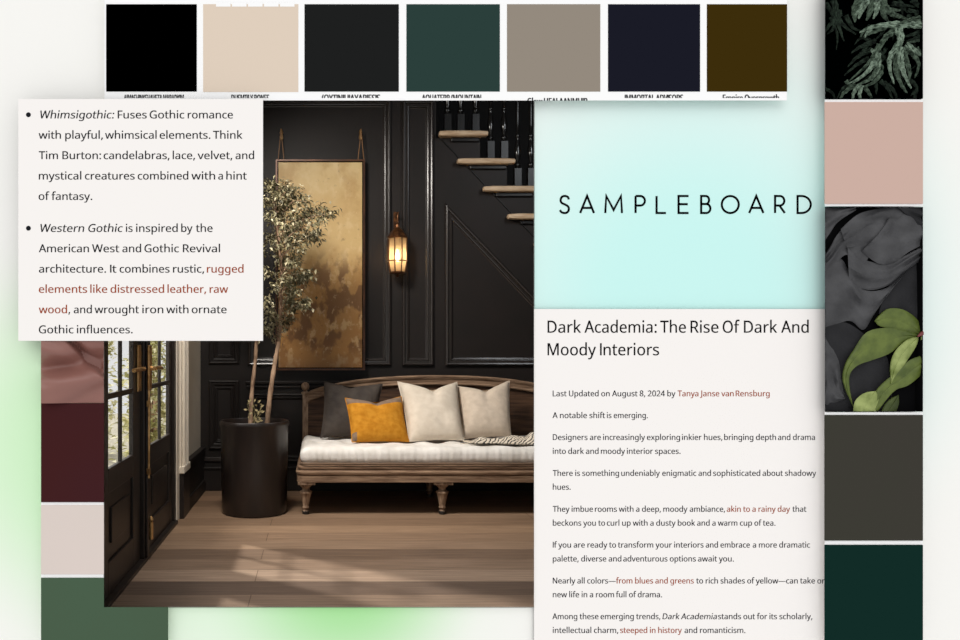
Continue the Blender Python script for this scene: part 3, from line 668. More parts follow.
PT = [
    ([(10, 370), (70, 355), (140, 400), (200, 470), (210, 620)], [(10, 640), (60, 640), (100, 640), (150, 640), (200, 640)], .000, .000, .004, .004, 0, 1),
    ([(10, 395), (30, 420), (55, 470), (62, 520), (75, 575)], [(5, 600), (10, 600), (20, 605), (40, 600), (72, 580)], .004, .002, .006, .004, 0, 0),
    ([(300, 130), (250, 190), (200, 250), (180, 300), (170, 330)], [(320, 600), (310, 500), (300, 420), (280, 380), (240, 360)], .001, .000, .003, .003, 0, 1),
    ([(10, 175), (60, 170), (90, 215), (130, 262), (205, 250), (290, 165)], [(10, 372), (50, 360), (90, 352), (125, 378), (150, 345), (180, 290)], .007, .004, .011, .003, .001, 0),
    ([(80, 135), (110, 165), (150, 180), (200, 185), (250, 160), (305, 130)], [(85, 250), (110, 255), (150, 262), (195, 250), (240, 215), (305, 165)], .012, .010, .010, .005, .001, 0),
    ([(10, 165), (30, 135), (55, 95), (100, 55), (170, 28), (240, 15)], [(10, 215), (40, 200), (62, 168), (80, 160), (90, 180), (95, 240)], .008, .016, .008, .004, .001, 0),
    ([(60, 85), (110, 42), (170, 25), (215, 18), (260, 15)], [(78, 138), (105, 132), (130, 95), (160, 92), (175, 120)], .016, .020, .008, .004, .001, 0),
    ([(170, 100), (205, 45), (240, 30), (270, 22), (310, 20)], [(120, 150), (170, 185), (215, 182), (260, 150), (310, 125)], .018, .019, .008, .005, .001, 0),
    ([(10, 15), (40, 15), (75, 15), (105, 15)], [(10, 125), (30, 95), (55, 62), (105, 30)], .010, .013, .008, .003, 0, 0),
    ([(225, 10), (260, 15), (290, 20), (310, 30)], [(230, 35), (245, 60), (275, 75), (310, 85)], .022, .022, .006, .003, 0, 1),
]
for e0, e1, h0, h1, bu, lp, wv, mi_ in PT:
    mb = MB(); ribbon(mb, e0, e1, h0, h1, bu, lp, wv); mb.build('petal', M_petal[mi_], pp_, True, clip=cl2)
LF = [
    ([(296, 390), (285, 350), (245, 320), (200, 316), (172, 335), (158, 352)], [(296, 392), (265, 396), (225, 385), (190, 372), (170, 365), (158, 353)], 0, .014),
    ([(290, 394), (245, 378), (190, 372), (135, 385), (98, 435), (72, 480), (66, 530), (96, 602)], [(290, 396), (245, 412), (205, 445), (155, 465), (112, 480), (88, 505), (86, 545), (97, 602)], 0, .018),
    ([(286, 398), (255, 405), (220, 438), (204, 480), (206, 536)], [(287, 400), (280, 425), (255, 465), (228, 505), (207, 537)], 1, .022),
    ([(312, 448), (262, 465), (215, 505), (180, 535), (160, 560), (150, 600)], [(315, 485), (288, 515), (255, 540), (220, 553), (190, 585), (168, 615)], 0, .020),
    ([(96, 630), (100, 590), (118, 568), (140, 558), (162, 556)], [(150, 640), (165, 610), (172, 590), (170, 570), (163, 557)], 1, .024),
    ([(170, 640), (185, 600), (205, 578), (228, 566)], [(215, 640), (222, 615), (230, 590), (229, 567)], 2, .018),
    ([(315, 445), (300, 425), (292, 405), (296, 392)], [(320, 430), (318, 410), (310, 395), (297, 391)], 1, .022),
]
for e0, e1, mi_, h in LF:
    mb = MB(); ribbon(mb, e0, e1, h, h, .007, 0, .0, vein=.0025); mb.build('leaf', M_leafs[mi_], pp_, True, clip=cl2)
mb = MB(); mb.tube([P(*pz(*q), DR + .002) for q in [(312, 380), (294, 390), (284, 397)]], [.006, .006, .002], 8)
mb.build('stem', mat('stem_red', (110, 40, 42), .5), pp_, True, clip=cl2)

# =================================================================== THE HALL behind the opening
YB = 6.25; YW = 7.4; XL = -0.9; XR = 2.25; HC = 3.7
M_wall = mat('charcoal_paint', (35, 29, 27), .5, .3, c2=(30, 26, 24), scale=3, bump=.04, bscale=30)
M_mould = mat('charcoal_moulding', (48, 43, 41), .25, .75)
M_beige = mat('greige_plaster', (206, 194, 176), .8, .2, c2=(196, 184, 166), scale=3)
M_cream = mat('cream_woodwork', (232, 222, 206), .5, .4)
M_doorp = mat('black_brown_door_paint', (46, 39, 35), .4, .4, c2=(34, 28, 26), scale=5, stretch=(3, 3, .6))
M_brass = mat('aged_brass', (214, 172, 116), .35, .5, metal=.75, c2=(160, 118, 72), scale=30)

# floor boards
m, nt, b = newmat('oak_floor_boards')
tcn = N(nt, 'ShaderNodeTexCoord'); sx = N(nt, 'ShaderNodeSeparateXYZ'); nt.links.new(tcn.outputs['Object'], sx.inputs[0])
mr = N(nt, 'ShaderNodeMapRange'); mr.inputs['From Min'].default_value = 2.62; mr.inputs['From Max'].default_value = 6.62
nt.links.new(sx.outputs['Y'], mr.inputs['Value'])
tones = [(130, 111, 98), (127, 108, 95), (137, 118, 105), (127, 110, 97), (137, 117, 102), (111, 94, 83), (171, 148, 130), (150, 127, 109), (127, 106, 90), (162, 136, 114), (155, 129, 107), (167, 139, 114), (146, 120, 98), (157, 130, 107), (146, 120, 98), (130, 106, 86), (143, 115, 93), (130, 106, 86), (143, 115, 93), (130, 106, 86)]
cr = ramp(nt, [(0, rgb(tones[0])), (.05, rgb(tones[1]))] + [(i * .05, rgb(tones[i])) for i in range(2, 20)], 'CONSTANT')
nt.links.new(mr.outputs[0], cr.inputs['Fac'])
mp = N(nt, 'ShaderNodeMapping'); mp.inputs['Scale'].default_value = (1.2, 34, 1); nt.links.new(tcn.outputs['Object'], mp.inputs['Vector'])
n1 = N(nt, 'ShaderNodeTexNoise', i_Scale=2.2, i_Detail=8.0, i_Roughness=.65); nt.links.new(mp.outputs[0], n1.inputs['Vector'])
gr = ramp(nt, [(.30, (.58, .56, .54, 1)), (.64, (1.18, 1.16, 1.14, 1))]); nt.links.new(n1.outputs['Fac'], gr.inputs['Fac'])
mu = N(nt, 'ShaderNodeMix', data_type='RGBA', blend_type='MULTIPLY'); mu.inputs['Factor'].default_value = 1
nt.links.new(cr.outputs['Color'], mu.inputs['A']); nt.links.new(gr.outputs['Color'], mu.inputs['B'])
mp2 = N(nt, 'ShaderNodeMapping'); mp2.inputs['Location'].default_value = (0.3, -.02, 0); nt.links.new(tcn.outputs['Object'], mp2.inputs['Vector'])
bk = N(nt, 'ShaderNodeTexBrick', offset=.37, i_Scale=1.0); bk.inputs['Brick Width'].default_value = 2.6; bk.inputs['Row Height'].default_value = .2
bk.inputs['Mortar Size'].default_value = .0022; bk.inputs['Mortar Smooth'].default_value = .2
bk.inputs['Color1'].default_value = (.95, .95, .95, 1); bk.inputs['Color2'].default_value = (1.04, 1.03, 1.02, 1); bk.inputs['Mortar'].default_value = (.45, .40, .36, 1)
nt.links.new(mp2.outputs[0], bk.inputs['Vector'])
mu2 = N(nt, 'ShaderNodeMix', data_type='RGBA', blend_type='MULTIPLY'); mu2.inputs['Factor'].default_value = 1
nt.links.new(mu.outputs['Result'], mu2.inputs['A']); nt.links.new(bk.outputs['Color'], mu2.inputs['B'])
nt.links.new(mu2.outputs['Result'], b.inputs['Base Color']); b.inputs['Roughness'].default_value = .48; b.inputs['Specular IOR Level'].default_value = .35
bp = N(nt, 'ShaderNodeBump', i_Strength=.15, i_Distance=.004); nt.links.new(n1.outputs['Fac'], bp.inputs['Height']); nt.links.new(bp.outputs[0], b.inputs['Normal'])
w = MB(); w.box(XL - .12, XR + .1, D0 + .008, YW + .1, -.06, 0); struct(w.build('floor', m))
w = MB(); w.box(XL - .12, XR + .1, D0 + .008, YW + .1, HC, HC + .1); struct(w.build('ceiling', mat('ceiling_paint', (90, 86, 82), .8)))
w = MB(); w.box(XR, XR + .1, D0 + .008, YW + .1, 0, HC); struct(w.build('wall_right', M_wall))

# back wall, its top stepping down beside the stairs
steps = []; sx0 = X(436, YB); xr = [436, 480, 507, 533, 560, 587, 614, 641]; ys = [133 + 27.4 * i for i in range(7)]
pts = [(XL - .12, 0), (XR, 0)]
up = []
for i in range(7):
    up.append((X(xr[i], YB), Z(ys[i], YB))); up.append((X(xr[i + 1], YB), Z(ys[i], YB)))
up = [(min(a_, XR), b_) for a_, b_ in up]
w = MB()
w.box(XL - .016, X(436, YB), YB, YB + .1, 0, HC)
for i in range(7):
    a_ = X(xr[i], YB); b_ = min(XR, X(xr[i + 1], YB)) if i < 6 else XR
    if a_ < XR: w.box(a_, b_, YB, YB + .1, 0, Z(ys[i] - .7, YB) - .0455)
struct(w.build('wall_back', M_wall))
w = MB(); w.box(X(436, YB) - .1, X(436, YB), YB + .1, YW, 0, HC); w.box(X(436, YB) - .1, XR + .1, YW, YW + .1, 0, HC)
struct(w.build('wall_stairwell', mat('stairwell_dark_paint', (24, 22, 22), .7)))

# left wall with the opening for the doors
DY0, DY1, DZ = 3.31, 5.09, 2.25
w = MB(); w.box(XL - .12, XL, D0 + .008, DY0, 0, HC); w.box(XL - .016, XL, DY1, YB, 0, HC, 1); w.box(XL - .12, XL, DY0, DY1, DZ, HC)
struct(w.build('wall_left', [M_wall, M_beige]))
w = MB(); w.box(XL, XL + .03, 5.44, YB, 0, .325); w.box(XL, XL + .04, 5.42, YB, .30, .33); w.box(XL, XL + .042, 5.40, YB, 0, .09)
struct(w.build('baseboard_left', M_wall, bevel=.004))

# cream pilaster beside the doors
w = MB()
w.box(XL, XL + .018, 5.12, 5.21, 0, 2.4)
w.box(XL, XL + .03, 5.21, 5.44, .30, 2.4)
for yy in (5.235, 5.30, 5.37): w.box(XL + .03, XL + .048, yy, yy + .03, .30, 2.4)
w.box(XL, XL + .05, 5.20, 5.45, .285, .33)
struct(w.build('trim_2', M_cream, bevel=.004))
w = MB(); w.box(XL, XL + .045, 5.21, 5.45, 0, .285); w.box(XL - .1, XL + .02, DY0 - .07, DY0, 0, DZ + .08); w.box(XL - .1, XL + .02, DY0, DY1, DZ, DZ + .08); w.box(XL - .016, XL + .012, 5.06, 5.12, 0, DZ + .08)
w.box(XL - .12, XL + .03, DY0, DY1, 0, .02)
struct(w.build('trim_3', M_doorp, bevel=.003))

# glass
mg, nt, b = newmat('clear_glazing'); nt.nodes.remove(b)
tr = N(nt, 'ShaderNodeBsdfTransparent'); gl = N(nt, 'ShaderNodeBsdfGlossy', i_Roughness=.03); ms = N(nt, 'ShaderNodeMixShader'); ms.inputs[0].default_value = .06
nt.links.new(tr.outputs[0], ms.inputs[1]); nt.links.new(gl.outputs[0], ms.inputs[2]); nt.links.new(ms.outputs[0], nt.nodes['Material Output'].inputs[0])


def moulding(mb, poly, y, width, depth, sgn=-1, axis='xz', xpl=None, prof=None):
    """a mitred frame moulding following a convex outline (given clockwise or not), laid on the plane y"""
    prof = prof or [(0, 0), (0, .55), (.10, .85), (.24, 1.0), (.36, .9), (.42, .45), (.62, .45), (.70, .62), (.80, .55), (.86, .15), (1, 0)]
    n = len(poly); P2 = [Vector(p) for p in poly]; c = sum(P2, Vector((0, 0))) / n
    loops = []
    for u, v in prof:
        lp_ = []
        for i in range(n):
            a_ = P2[i - 1]; b_ = P2[i]; c_ = P2[(i + 1) % n]
            d1 = (b_ - a_).normalized(); d2 = (c_ - b_).normalized()
            n1_ = Vector((-d1.y, d1.x)); n2_ = Vector((-d2.y, d2.x))
            if n1_.dot(c - b_) < 0: n1_ = -n1_
            if n2_.dot(c - b_) < 0: n2_ = -n2_
            bi = (n1_ + n2_); k = 1 / max(.2, (bi.length / 2)); q = b_ + bi.normalized() * (u * width * k)
            h = v * depth
            lp_.append((q.x, y + sgn * h, q.y) if axis == 'xz' else (y + h, q.x, q.y))
        loops.append(lp_)
    vs = [p for l in loops for p in l]
    mb.add(vs, [(k * n + i, k * n + (i + 1) % n, (k + 1) * n + (i + 1) % n, (k + 1) * n + i) for k in range(len(prof) - 1) for i in range(n)])


def door(num, y0, y1, gy0, gy1, muntin, label):
    w = MB(); t0, t1 = XL - .022, XL
    w.box(t0, t1, y0, gy0, .02, DZ); w.box(t0, t1, gy1, y1, .02, DZ)
    w.box(t0, t1, gy0, gy1, .02, .16); w.box(t0, t1, gy0, gy1, .455, .55); w.box(t0, t1, gy0, gy1, 2.14, DZ)
    w.box(t0, t1 - .012, gy0, gy1, .16, .455)
    o = w.build('door_%d' % num, M_doorp, bevel=.003); struct(o); o['label'] = label
    mb = MB(); moulding(mb, [(gy0, .16), (gy1, .16), (gy1, .455), (gy0, .455)], XL - .012, .04, -.014, axis='yz')
    e = .07
    mb.box(XL - .012, XL - .002, gy0 + e, gy1 - e, .16 + e, .455 - e); mb.build('raised_panel', M_doorp, o, bevel=.006)
    mb = MB()
    for k in range(1, 5): z = .55 + .318 * k; mb.box(XL - .016, XL - .002, gy0, gy1, z - .013, z + .013)
    mb.box(XL - .016, XL - .001, muntin - .014, muntin + .014, .55, 2.14)
    for z in (.55, 2.13): mb.box(XL - .018, XL + .004, gy0, gy1, z, z + .012)
    mb.build('glazing_bar', M_doorp, o, bevel=.004)
    mb = MB(); mb.box(XL - .011, XL - .008, gy0, gy1, .55, 2.14); mb.build('glass', mg, o)
    return o


d1 = door(1, DY0, 4.15, 3.53, 4.00, 3.77, 'left leaf')
d2 = door(2, 4.235, DY1 - .03, 4.41, 4.96, 4.69, 'right leaf')
w = MB(); w.box(XL - .02, XL + .022, 4.15, 4.235, .02, DZ); w.box(XL + .022, XL + .034, 4.17, 4.215, .02, DZ); w.build('meeting_stile', M_doorp, d2, bevel=.004)
for yy, sg in ((4.10, -1), (4.195, 1)):
    w = MB(); x_ = XL + (.034 if sg > 0 else .0)
    w.rbox((x_, yy - .036, .86), (x_ + .012, yy + .036, 1.09), .005, 5)
    hb = w.build('handle_plate', M_brass, d2 if sg > 0 else d1, True)
    w = MB(); w.tube([(x_, yy, .972), (x_ + .035, yy, .972)], .011, 10)
    w.tube(smooth_path([(x_ + .03, yy - sg * .01, .972), (x_ + .036, yy + sg * .06, .974), (x_ + .034, yy + sg * (.24 if sg < 0 else .17), .970)], 5), .0095, 10)
    w.build('lever', M_brass, hb, True)
w = MB(); w.tube([(XL + .038, 4.178, .42), (XL + .038, 4.178, .86)], .006, 8); w.box(XL + .03, XL + .046, 4.165, 4.19, .44, .47); w.box(XL + .03, XL + .046, 4.165, 4.19, .78, .81)
w.build('bolt', M_brass, d2, True)
w = MB(); w.tube([(XL + .04, 4.23, .10), (XL + .04, 4.23, .19)], .010, 8); w.lathe(XL + .04, 4.23, [(.004, .19), (.013, .20), (.008, .212), (.002, .218)], 10); w.build('hinge', M_brass, d2, True)

# panel mouldings of the back wall
def px_poly(l, y): return [(X(a_, y), Z(b_, y)) for a_, b_ in l]


def rectm(x0, y0, x1, y1): return px_poly([(x0, y1), (x1, y1), (x1, y0), (x0, y0)], YB)


k = 4
for poly, wd, dp in [(rectm(248, 99, 391, 366), .062, .030), (rectm(402, 101, 433.5, 366), .060, .030),
                     (px_poly([(445, 203), (445, 366), (605, 366), (596, 362)], YB), .062, .030),
                     (rectm(209, 250, 239.5, 364), .045, .02), (rectm(209, 380, 239.5, 449), .045, .02),
                     (rectm(252, 393, 428, 462), .05, .022), (rectm(440, 393, 600, 462), .05, .022),
                     (rectm(215.5, 387, 233, 442), .02, .012), (rectm(215.5, 256, 233, 357), .02, .012)]:
    w = MB(); moulding(w, poly, YB, wd, dp); struct(w.build('trim_%d' % k, M_mould if k < 7 else M_wall, smooth=False)); k += 1
w = MB(); zr = Z(381, YB)
for (a0, a1, h0, h1) in ((0, .012, -.035, -.02), (0, .035, -.02, .0), (0, .022, -.05, -.035)): w.box(X(246, YB), XR, YB - a1, YB, zr + h0, zr + h1)
struct(w.build('trim_%d' % k, M_wall, bevel=.004)); k += 1
w = MB(); w.box(X(203, YB), X(246, YB), YB - .014, YB, Z(457, YB) - .03, Z(457, YB)); struct(w.build('trim_%d' % k, M_mould, bevel=.003)); k += 1
w = MB(); w.box(XL, XR, YB - .022, YB, 0, .16); w.box(XL, XR, YB - .03, YB, .16, .18); struct(w.build('baseboard_back', M_wall, bevel=.004))

# ------------------------------------------------------------------ staircase
M_tread = mat('pale_oak_tread', (228, 202, 170), .45, .4, c2=(196, 164, 130), scale=8, stretch=(1, 6, 6))
M_gloss = mat('black_gloss_paint', (24, 23, 23), .32, .35)
M_gloss2 = mat('black_gloss_turning', (30, 29, 29), .16, .9)
st = thing('staircase', 'black staircase with pale oak treads and turned balusters above the daybed', 'staircase', (X(500, YB), YB, 0))
L0 = [439, 457.5, 483.5, 508, 535, 562, 589]
for i in range(6):
    w = MB(); zt = Z(ys[i] - .7, YB); xl = X(L0[i], YB - .06); xr_ = min(X(xr[i + 1] + 7, YB), XR - .002); xp = X(xr[i], YB)
    if xl > XR - .1: break
    w.rbox((xl, YB - .07, zt - .044), (xr_, YB - .001, zt), .018, 5)
    w.box(max(xp + .001, xl + .02), min(X(xr[i + 1] + 1, YB), XR - .002), YB + .001, YW - .01, zt - .042, zt - .002)
    w.build('tread', M_tread, st, True)
    w = MB(); w.box(X(L0[i] + 12, YB), X(xr[i + 1] - 1, YB), YB - .022, YB - .001, zt - .075, zt - .044); w.build('scotia', M_gloss, st, bevel=.006)
    if i < 5:
        w = MB(); w.box(X(xr[i + 1] - 2, YB), min(X(xr[i + 1], YB), XR), YB + .101, YW - .01, Z(ys[i + 1], YB), zt - .045); w.build('riser', M_gloss, st)
w = MB()
a_ = P(441, 139, YB - .004); b_ = P(534 + 60, 139 + 98 + 63, YB - .004)
w.tube([a_, b_], .004, 6); w.build('stringer_bead', M_gloss, st)
for px, tr_ in [(447.5, 0), (460.5, 0), (475.5, 0), (490.5, 1), (504, 1), (517.5, 2), (530.8, 2), (544, 3)]:
    z0 = Z(ys[tr_] - .7, YB); x_ = X(px, 6.33); w = MB(); y_ = 6.33
    w.box(x_ - .026, x_ + .026, y_ - .026, y_ + .026, z0, z0 + .155)
    pf = [(.026, .155), (.018, .168), (.024, .18), (.024, .19), (.014, .205), (.018, .225), (.026, .26), (.027, .29), (.021, .33), (.014, .37), (.012, .39), (.019, .40), (.019, .41), (.012, .42), (.013, .50), (.015, .60), (.013, .72), (.012, .76), (.019, .77), (.019, .785), (.012, .80), (.022, .84)]
    w.lathe(x_, y_, [(r, z0 + z) for r, z in pf], 14, mi=1)
    w.build('baluster', [M_gloss, M_gloss2], st, True)

# ------------------------------------------------------------------ painting with hooks
m, nt, b = newmat('gold_abstract_paint')
tcn = N(nt, 'ShaderNodeTexCoord'); sp = N(nt, 'ShaderNodeSeparateXYZ'); nt.links.new(tcn.outputs['Object'], sp.inputs[0])


def pnoise(sc, st, det=5.0, rough=.6, kind='Fac'):
    mp_ = N(nt, 'ShaderNodeMapping'); mp_.inputs['Scale'].default_value = st; nt.links.new(tcn.outputs['Object'], mp_.inputs[0])
    n_ = N(nt, 'ShaderNodeTexNoise', i_Scale=sc, i_Detail=det, i_Roughness=rough); nt.links.new(mp_.outputs[0], n_.inputs['Vector']); return n_.outputs[kind]


def mrange(sock, f0, f1, t0=0.0, t1=1.0):
    r_ = N(nt, 'ShaderNodeMapRange', interpolation_type='SMOOTHSTEP')
    r_.inputs['From Min'].default_value = f0; r_.inputs['From Max'].default_value = f1; r_.inputs['To Min'].default_value = t0; r_.inputs['To Max'].default_value = t1
    nt.links.new(sock, r_.inputs['Value']); return r_.outputs[0]


def mth(op, a_, b_):
    n_ = N(nt, 'ShaderNodeMath', operation=op)
    for i_, q_ in enumerate((a_, b_)):
        if hasattr(q_, 'links'): nt.links.new(q_, n_.inputs[i_])
        else: n_.inputs[i_].default_value = q_
    return n_.outputs[0]


def mixc(f_, a_, c_):
    n_ = N(nt, 'ShaderNodeMix', data_type='RGBA'); nt.links.new(f_, n_.inputs['Factor']); nt.links.new(a_, n_.inputs['A']); n_.inputs['B'].default_value = rgb(c_); return n_.outputs['Result']


hz_ = mrange(sp.outputs['Z'], 0, 1.56)
zz = mth('DIVIDE', sp.outputs['Z'], 1.56)
n_big = pnoise(2.6, (1.3, 1, 1.0), 6)
n_blk = pnoise(5.5, (1.3, 1, .9), 4, .5)
n_fine = pnoise(26, (1, 1, 1), 4, .7)
n_str = pnoise(8, (1.5, 1, 1.0), 5, .65)
base_ = ramp(nt, [(0, rgb((168, 118, 60))), (.25, rgb((176, 128, 70))), (.45, rgb((190, 148, 88))), (.62, rgb((210, 178, 120))), (.82, rgb((206, 172, 112))), (1, rgb((222, 194, 138)))])
nt.links.new(mth('ADD', zz, mth('MULTIPLY', mth('SUBTRACT', n_big, .5), .5)), base_.inputs['Fac'])
c_ = mixc(mth('MULTIPLY', mrange(n_str, .50, .66), .40), base_.outputs['Color'], (228, 204, 156))
c_ = mixc(mth('MULTIPLY', mrange(n_big, .52, .40), .35), c_, (176, 128, 66))
low = mth('MULTIPLY', mrange(zz, .60, .44), mrange(zz, .02, .14))
c_ = mixc(mth('MULTIPLY', mth('MULTIPLY', mrange(n_blk, .46, .54), low), .72), c_, (98, 60, 32))
c_ = mixc(mth('MULTIPLY', mth('MULTIPLY', mrange(n_str, .55, .60), low), .7), c_, (206, 168, 116))
c_ = mixc(mth('MULTIPLY', mrange(zz, .10, .0), .55), c_, (112, 74, 40))
c_ = mixc(mth('MULTIPLY', mrange(n_fine, .60, .72), .40), c_, (112, 74, 40))
c_ = mixc(mth('MULTIPLY', mrange(n_fine, .38, .28), .40), c_, (232, 206, 156))
nt.links.new(c_, b.inputs['Base Color']); b.inputs['Roughness'].default_value = .5
bpp = N(nt, 'ShaderNodeBump', i_Strength=.35, i_Distance=.004); nt.links.new(n_fine, bpp.inputs['Height']); nt.links.new(bpp.outputs[0], b.inputs['Normal'])
YP = 6.17
pt = thing('painting', 'tall abstract gold and umber painting in a thin dark frame hung on cords', 'painting', (X(320, YP), YP, Z(370, YP)))
x0, x1, z0, z1 = X(275.6, YP), X(365, YP), Z(370.3, YP), Z(159.3, YP)
w = MB(); e = .013
w.box(x0, x0 + e, YP, YP + .045, z0, z1); w.box(x1 - e, x1, YP, YP + .045, z0, z1); w.box(x0 + e, x1 - e, YP, YP + .045, z0, z0 + e); w.box(x0 + e, x1 - e, YP, YP + .045, z1 - e, z1)
w.build('frame', mat('copper_edged_frame', (92, 58, 38), .35, .5, metal=.4, c2=(50, 32, 24), scale=6), pt)
w = MB(); w.box(x0 + e, x1 - e, YP + .03, YP + .04, z0 + e, z1 - e); w.build('shadow_gap', mat('black_gap', (14, 12, 11), .8), pt)
w = MB(); w.box(x0 + e + .008, x1 - e - .008, YP + .008, YP + .03, z0 + e + .008, z1 - e - .008); w.build('canvas', m, pt)
for px in (281.0, 361.0):
    hz = Z(131, YP); hx = X(px, YP)
    for s_ in (-1, 1):
        w = MB(); w.tube([(hx, YP - .006, hz + .0), (hx + s_ * .022, YP + .01, z1 - .002)], .0032, 6); w.build('cord', mat('gold_cord', (150, 108, 66), .5), pt)
    hk = thing('picture_hook', 'aged brass hook holding the ' + ('cord by the tree side' if px < 300 else 'cord on the lantern side') + ' of the gold painting', 'hook', (hx, YB, hz))
    w = MB(); w.lathe(hx, YB - .012, [(.004, hz - .05), (.012, hz - .045), (.014, hz - .03), (.010, hz - .01), (.013, hz + .005), (.010, hz + .018), (.004, hz + .026), (.0015, hz + .034)], 12); w.build('plate', M_brass, hk, True)
    w = MB(); w.tube([(hx, YB - .012, hz), (hx, YP - .01, hz - .004), (hx, YP - .018, hz + .012)], .004, 8); w.build('hook_arm', M_brass, hk, True)

# ------------------------------------------------------------------ wall lantern
YS = 6.13
ln = thing('wall_lantern', 'lit brass cage lantern with amber glass on the strip between two wall panels', 'wall lamp', (X(397.5, YS), YB, Z(275, YS)))
cx = X(397.5, YS); M_lb = mat('lantern_bronze', (120, 78, 44), .4, .5, metal=.7, c2=(70, 44, 28), scale=40)
zb, zt = Z(272.5, YS), Z(238, YS)
w = MB()
for i in range(8):
    t = pi / 8 + i * pi / 4; q = [(cx + .058 * cos(t), YS + .058 * sin(t), zb), (cx + .073 * cos(t), YS + .073 * sin(t), zb + .10), (cx + .070 * cos(t), YS + .070 * sin(t), zt)]
    w.tube(q, .0042, 6)
for z, r in ((zb, .058), (zb + .085, .0725), (zt, .070)):
    w.tube([(cx + r * cos(i * pi / 4 + pi / 8), YS + r * sin(i * pi / 4 + pi / 8), z) for i in range(9)], .005, 6)
w.build('cage', M_lb, ln, True)
w = MB(); w.lathe(cx, YS, [(.074, zt), (.076, zt + .008), (.062, zt + .03), (.036, zt + .06), (.016, zt + .078), (.012, zt + .10), (.016, zt + .106), (.006, zt + .12)], 8); w.build('cap', M_lb, ln)
w = MB(); w.lathe(cx, YS, [(.010, zb - .035), (.014, zb - .028), (.008, zb - .018), (.03, zb - .012), (.060, zb - .006), (.060, zb)], 8); w.build('base', M_lb, ln)
w = MB(); w.tube(smooth_path([(cx, YS, zt + .11), (cx, YS, zt + .17), (cx, YS + .03, zt + .19), (cx, YB - .01, zt + .16)], 5), .006, 8)
w.box(cx - .02, cx + .02, YB - .012, YB - .002, zt + .09, zt + .21); w.build('bracket', M_lb, ln, True)
mg2, nt, b = newmat('amber_glass'); b.inputs['Base Color'].default_value = rgb((250, 205, 140)); b.inputs['Roughness'].default_value = .4
tl = N(nt, 'ShaderNodeBsdfTranslucent'); tl.inputs[0].default_value = rgb((255, 230, 190)); tr = N(nt, 'ShaderNodeBsdfTransparent'); tr.inputs[0].default_value = rgb((255, 226, 180))
ms = N(nt, 'ShaderNodeMixShader'); ms.inputs[0].default_value = .45; nt.links.new(tl.outputs[0], ms.inputs[1]); nt.links.new(tr.outputs[0], ms.inputs[2]); nt.links.new(ms.outputs[0], nt.nodes['Material Output'].inputs[0])
w = MB()
rr = [(.056, zb + .003), (.071, zb + .10), (.068, zt - .003)]
for (ra, za), (rb, zb_) in zip(rr, rr[1:]):
    for i in range(8):
        t, t2 = pi / 8 + i * pi / 4, pi / 8 + (i + 1) * pi / 4
        w.add([(cx + ra * cos(t), YS + ra * sin(t), za), (cx + ra * cos(t2), YS + ra * sin(t2), za), (cx + rb * cos(t2), YS + rb * sin(t2), zb_), (cx + rb * cos(t), YS + rb * sin(t), zb_)], [(0, 1, 2, 3)])
w.build('glass_pane', mg2, ln)
w = MB(); zc = zb + .11; w.lathe(cx, YS, [(.004, zb), (.010, zb + .01), (.010, zb + .075), (.006, zb + .08)], 10); w.build('candle', mat('candle_tube', (230, 214, 180), .6), ln, True)
w = MB(); w.lathe(cx, YS, [(.004, zb + .08), (.013, zb + .095), (.017, zb + .115), (.011, zb + .145), (.002, zb + .17)], 12); w.build('bulb', emis('bulb_glow', (255, 226, 180), 26), ln, True)

# ------------------------------------------------------------------ tree in its pot
YT = 5.43; tx = X(254.5, YT)
M_pot = mat('bronze_black_pot', (46, 37, 33), .36, .5, c2=(30, 24, 22), scale=4, stretch=(2, 2, .7), bump=.05, bscale=20)
pot = thing('planter', 'large dark bronze cylindrical pot standing on the floor beside the daybed', 'planter', (tx, YT, 0))
w = MB(); w.lathe(tx, YT, [(.196, .0), (.206, .006), (.212, .03), (.216, .30), (.220, .56), (.226, .575), (.227, .592), (.222, .60), (.212, .60), (.208, .59), (.207, .54)], 64); w.build('body', M_pot, pot, True)
w = MB(); w.lathe(tx, YT, [(.205, .52), (.2, .548), (.1, .556)], 32); w.build('soil', mat('dark_soil', (40, 32, 26), .95, c2=(24, 19, 16), scale=50, bump=1), pot, True)
tree = thing('potted_tree', 'slender grey-green small-leaved tree with two pale trunks growing from the dark pot', 'tree', (tx, YT, .556))
M_bark = mat('pale_mottled_bark', (182, 152, 126), .8, .2, c2=(116, 92, 74), scale=25, stretch=(1, 1, .5), bump=.5, bscale=60)


def tp(px, py, dy=0): return P(px, py, YT + dy)


tr1 = smooth_path([tp(267, 426.6, 0), tp(270, 395, -.02), tp(275, 362), tp(279.5, 335), tp(281, 300), tp(281, 265), tp(277, 225), tp(271, 190)], 6)
tr2 = smooth_path([tp(250.5, 426.6, 0), tp(252, 390, .03), tp(256, 350, .05), tp(255, 300, .05), tp(250, 260, .02), tp(246, 215, 0)], 6)
w = MB(); n = len(tr1); w.tube(tr1, [.017 * (1 - .62 * i / n) + .0016 * sin(i * 2.1) for i in range(n)], 10); w.build('trunk', M_bark, tree, True)
w = MB(); n = len(tr2); w.tube(tr2, [.015 * (1 - .6 * i / n) + .0014 * sin(i * 1.7) for i in range(n)], 10); w.build('trunk', M_bark, tree, True)
m, nt, b = newmat('olive_grey_leaf')
gi = N(nt, 'ShaderNodeNewGeometry')
crl = ramp(nt, [(0, rgb((70, 64, 42))), (.4, rgb((104, 98, 68))), (.75, rgb((138, 130, 98))), (1, rgb((198, 188, 156)))])
nt.links.new(gi.outputs['Random Per Island'], crl.inputs['Fac']); nt.links.new(crl.outputs[0], b.inputs['Base Color']); b.inputs['Roughness'].default_value = .55
M_leaf = m


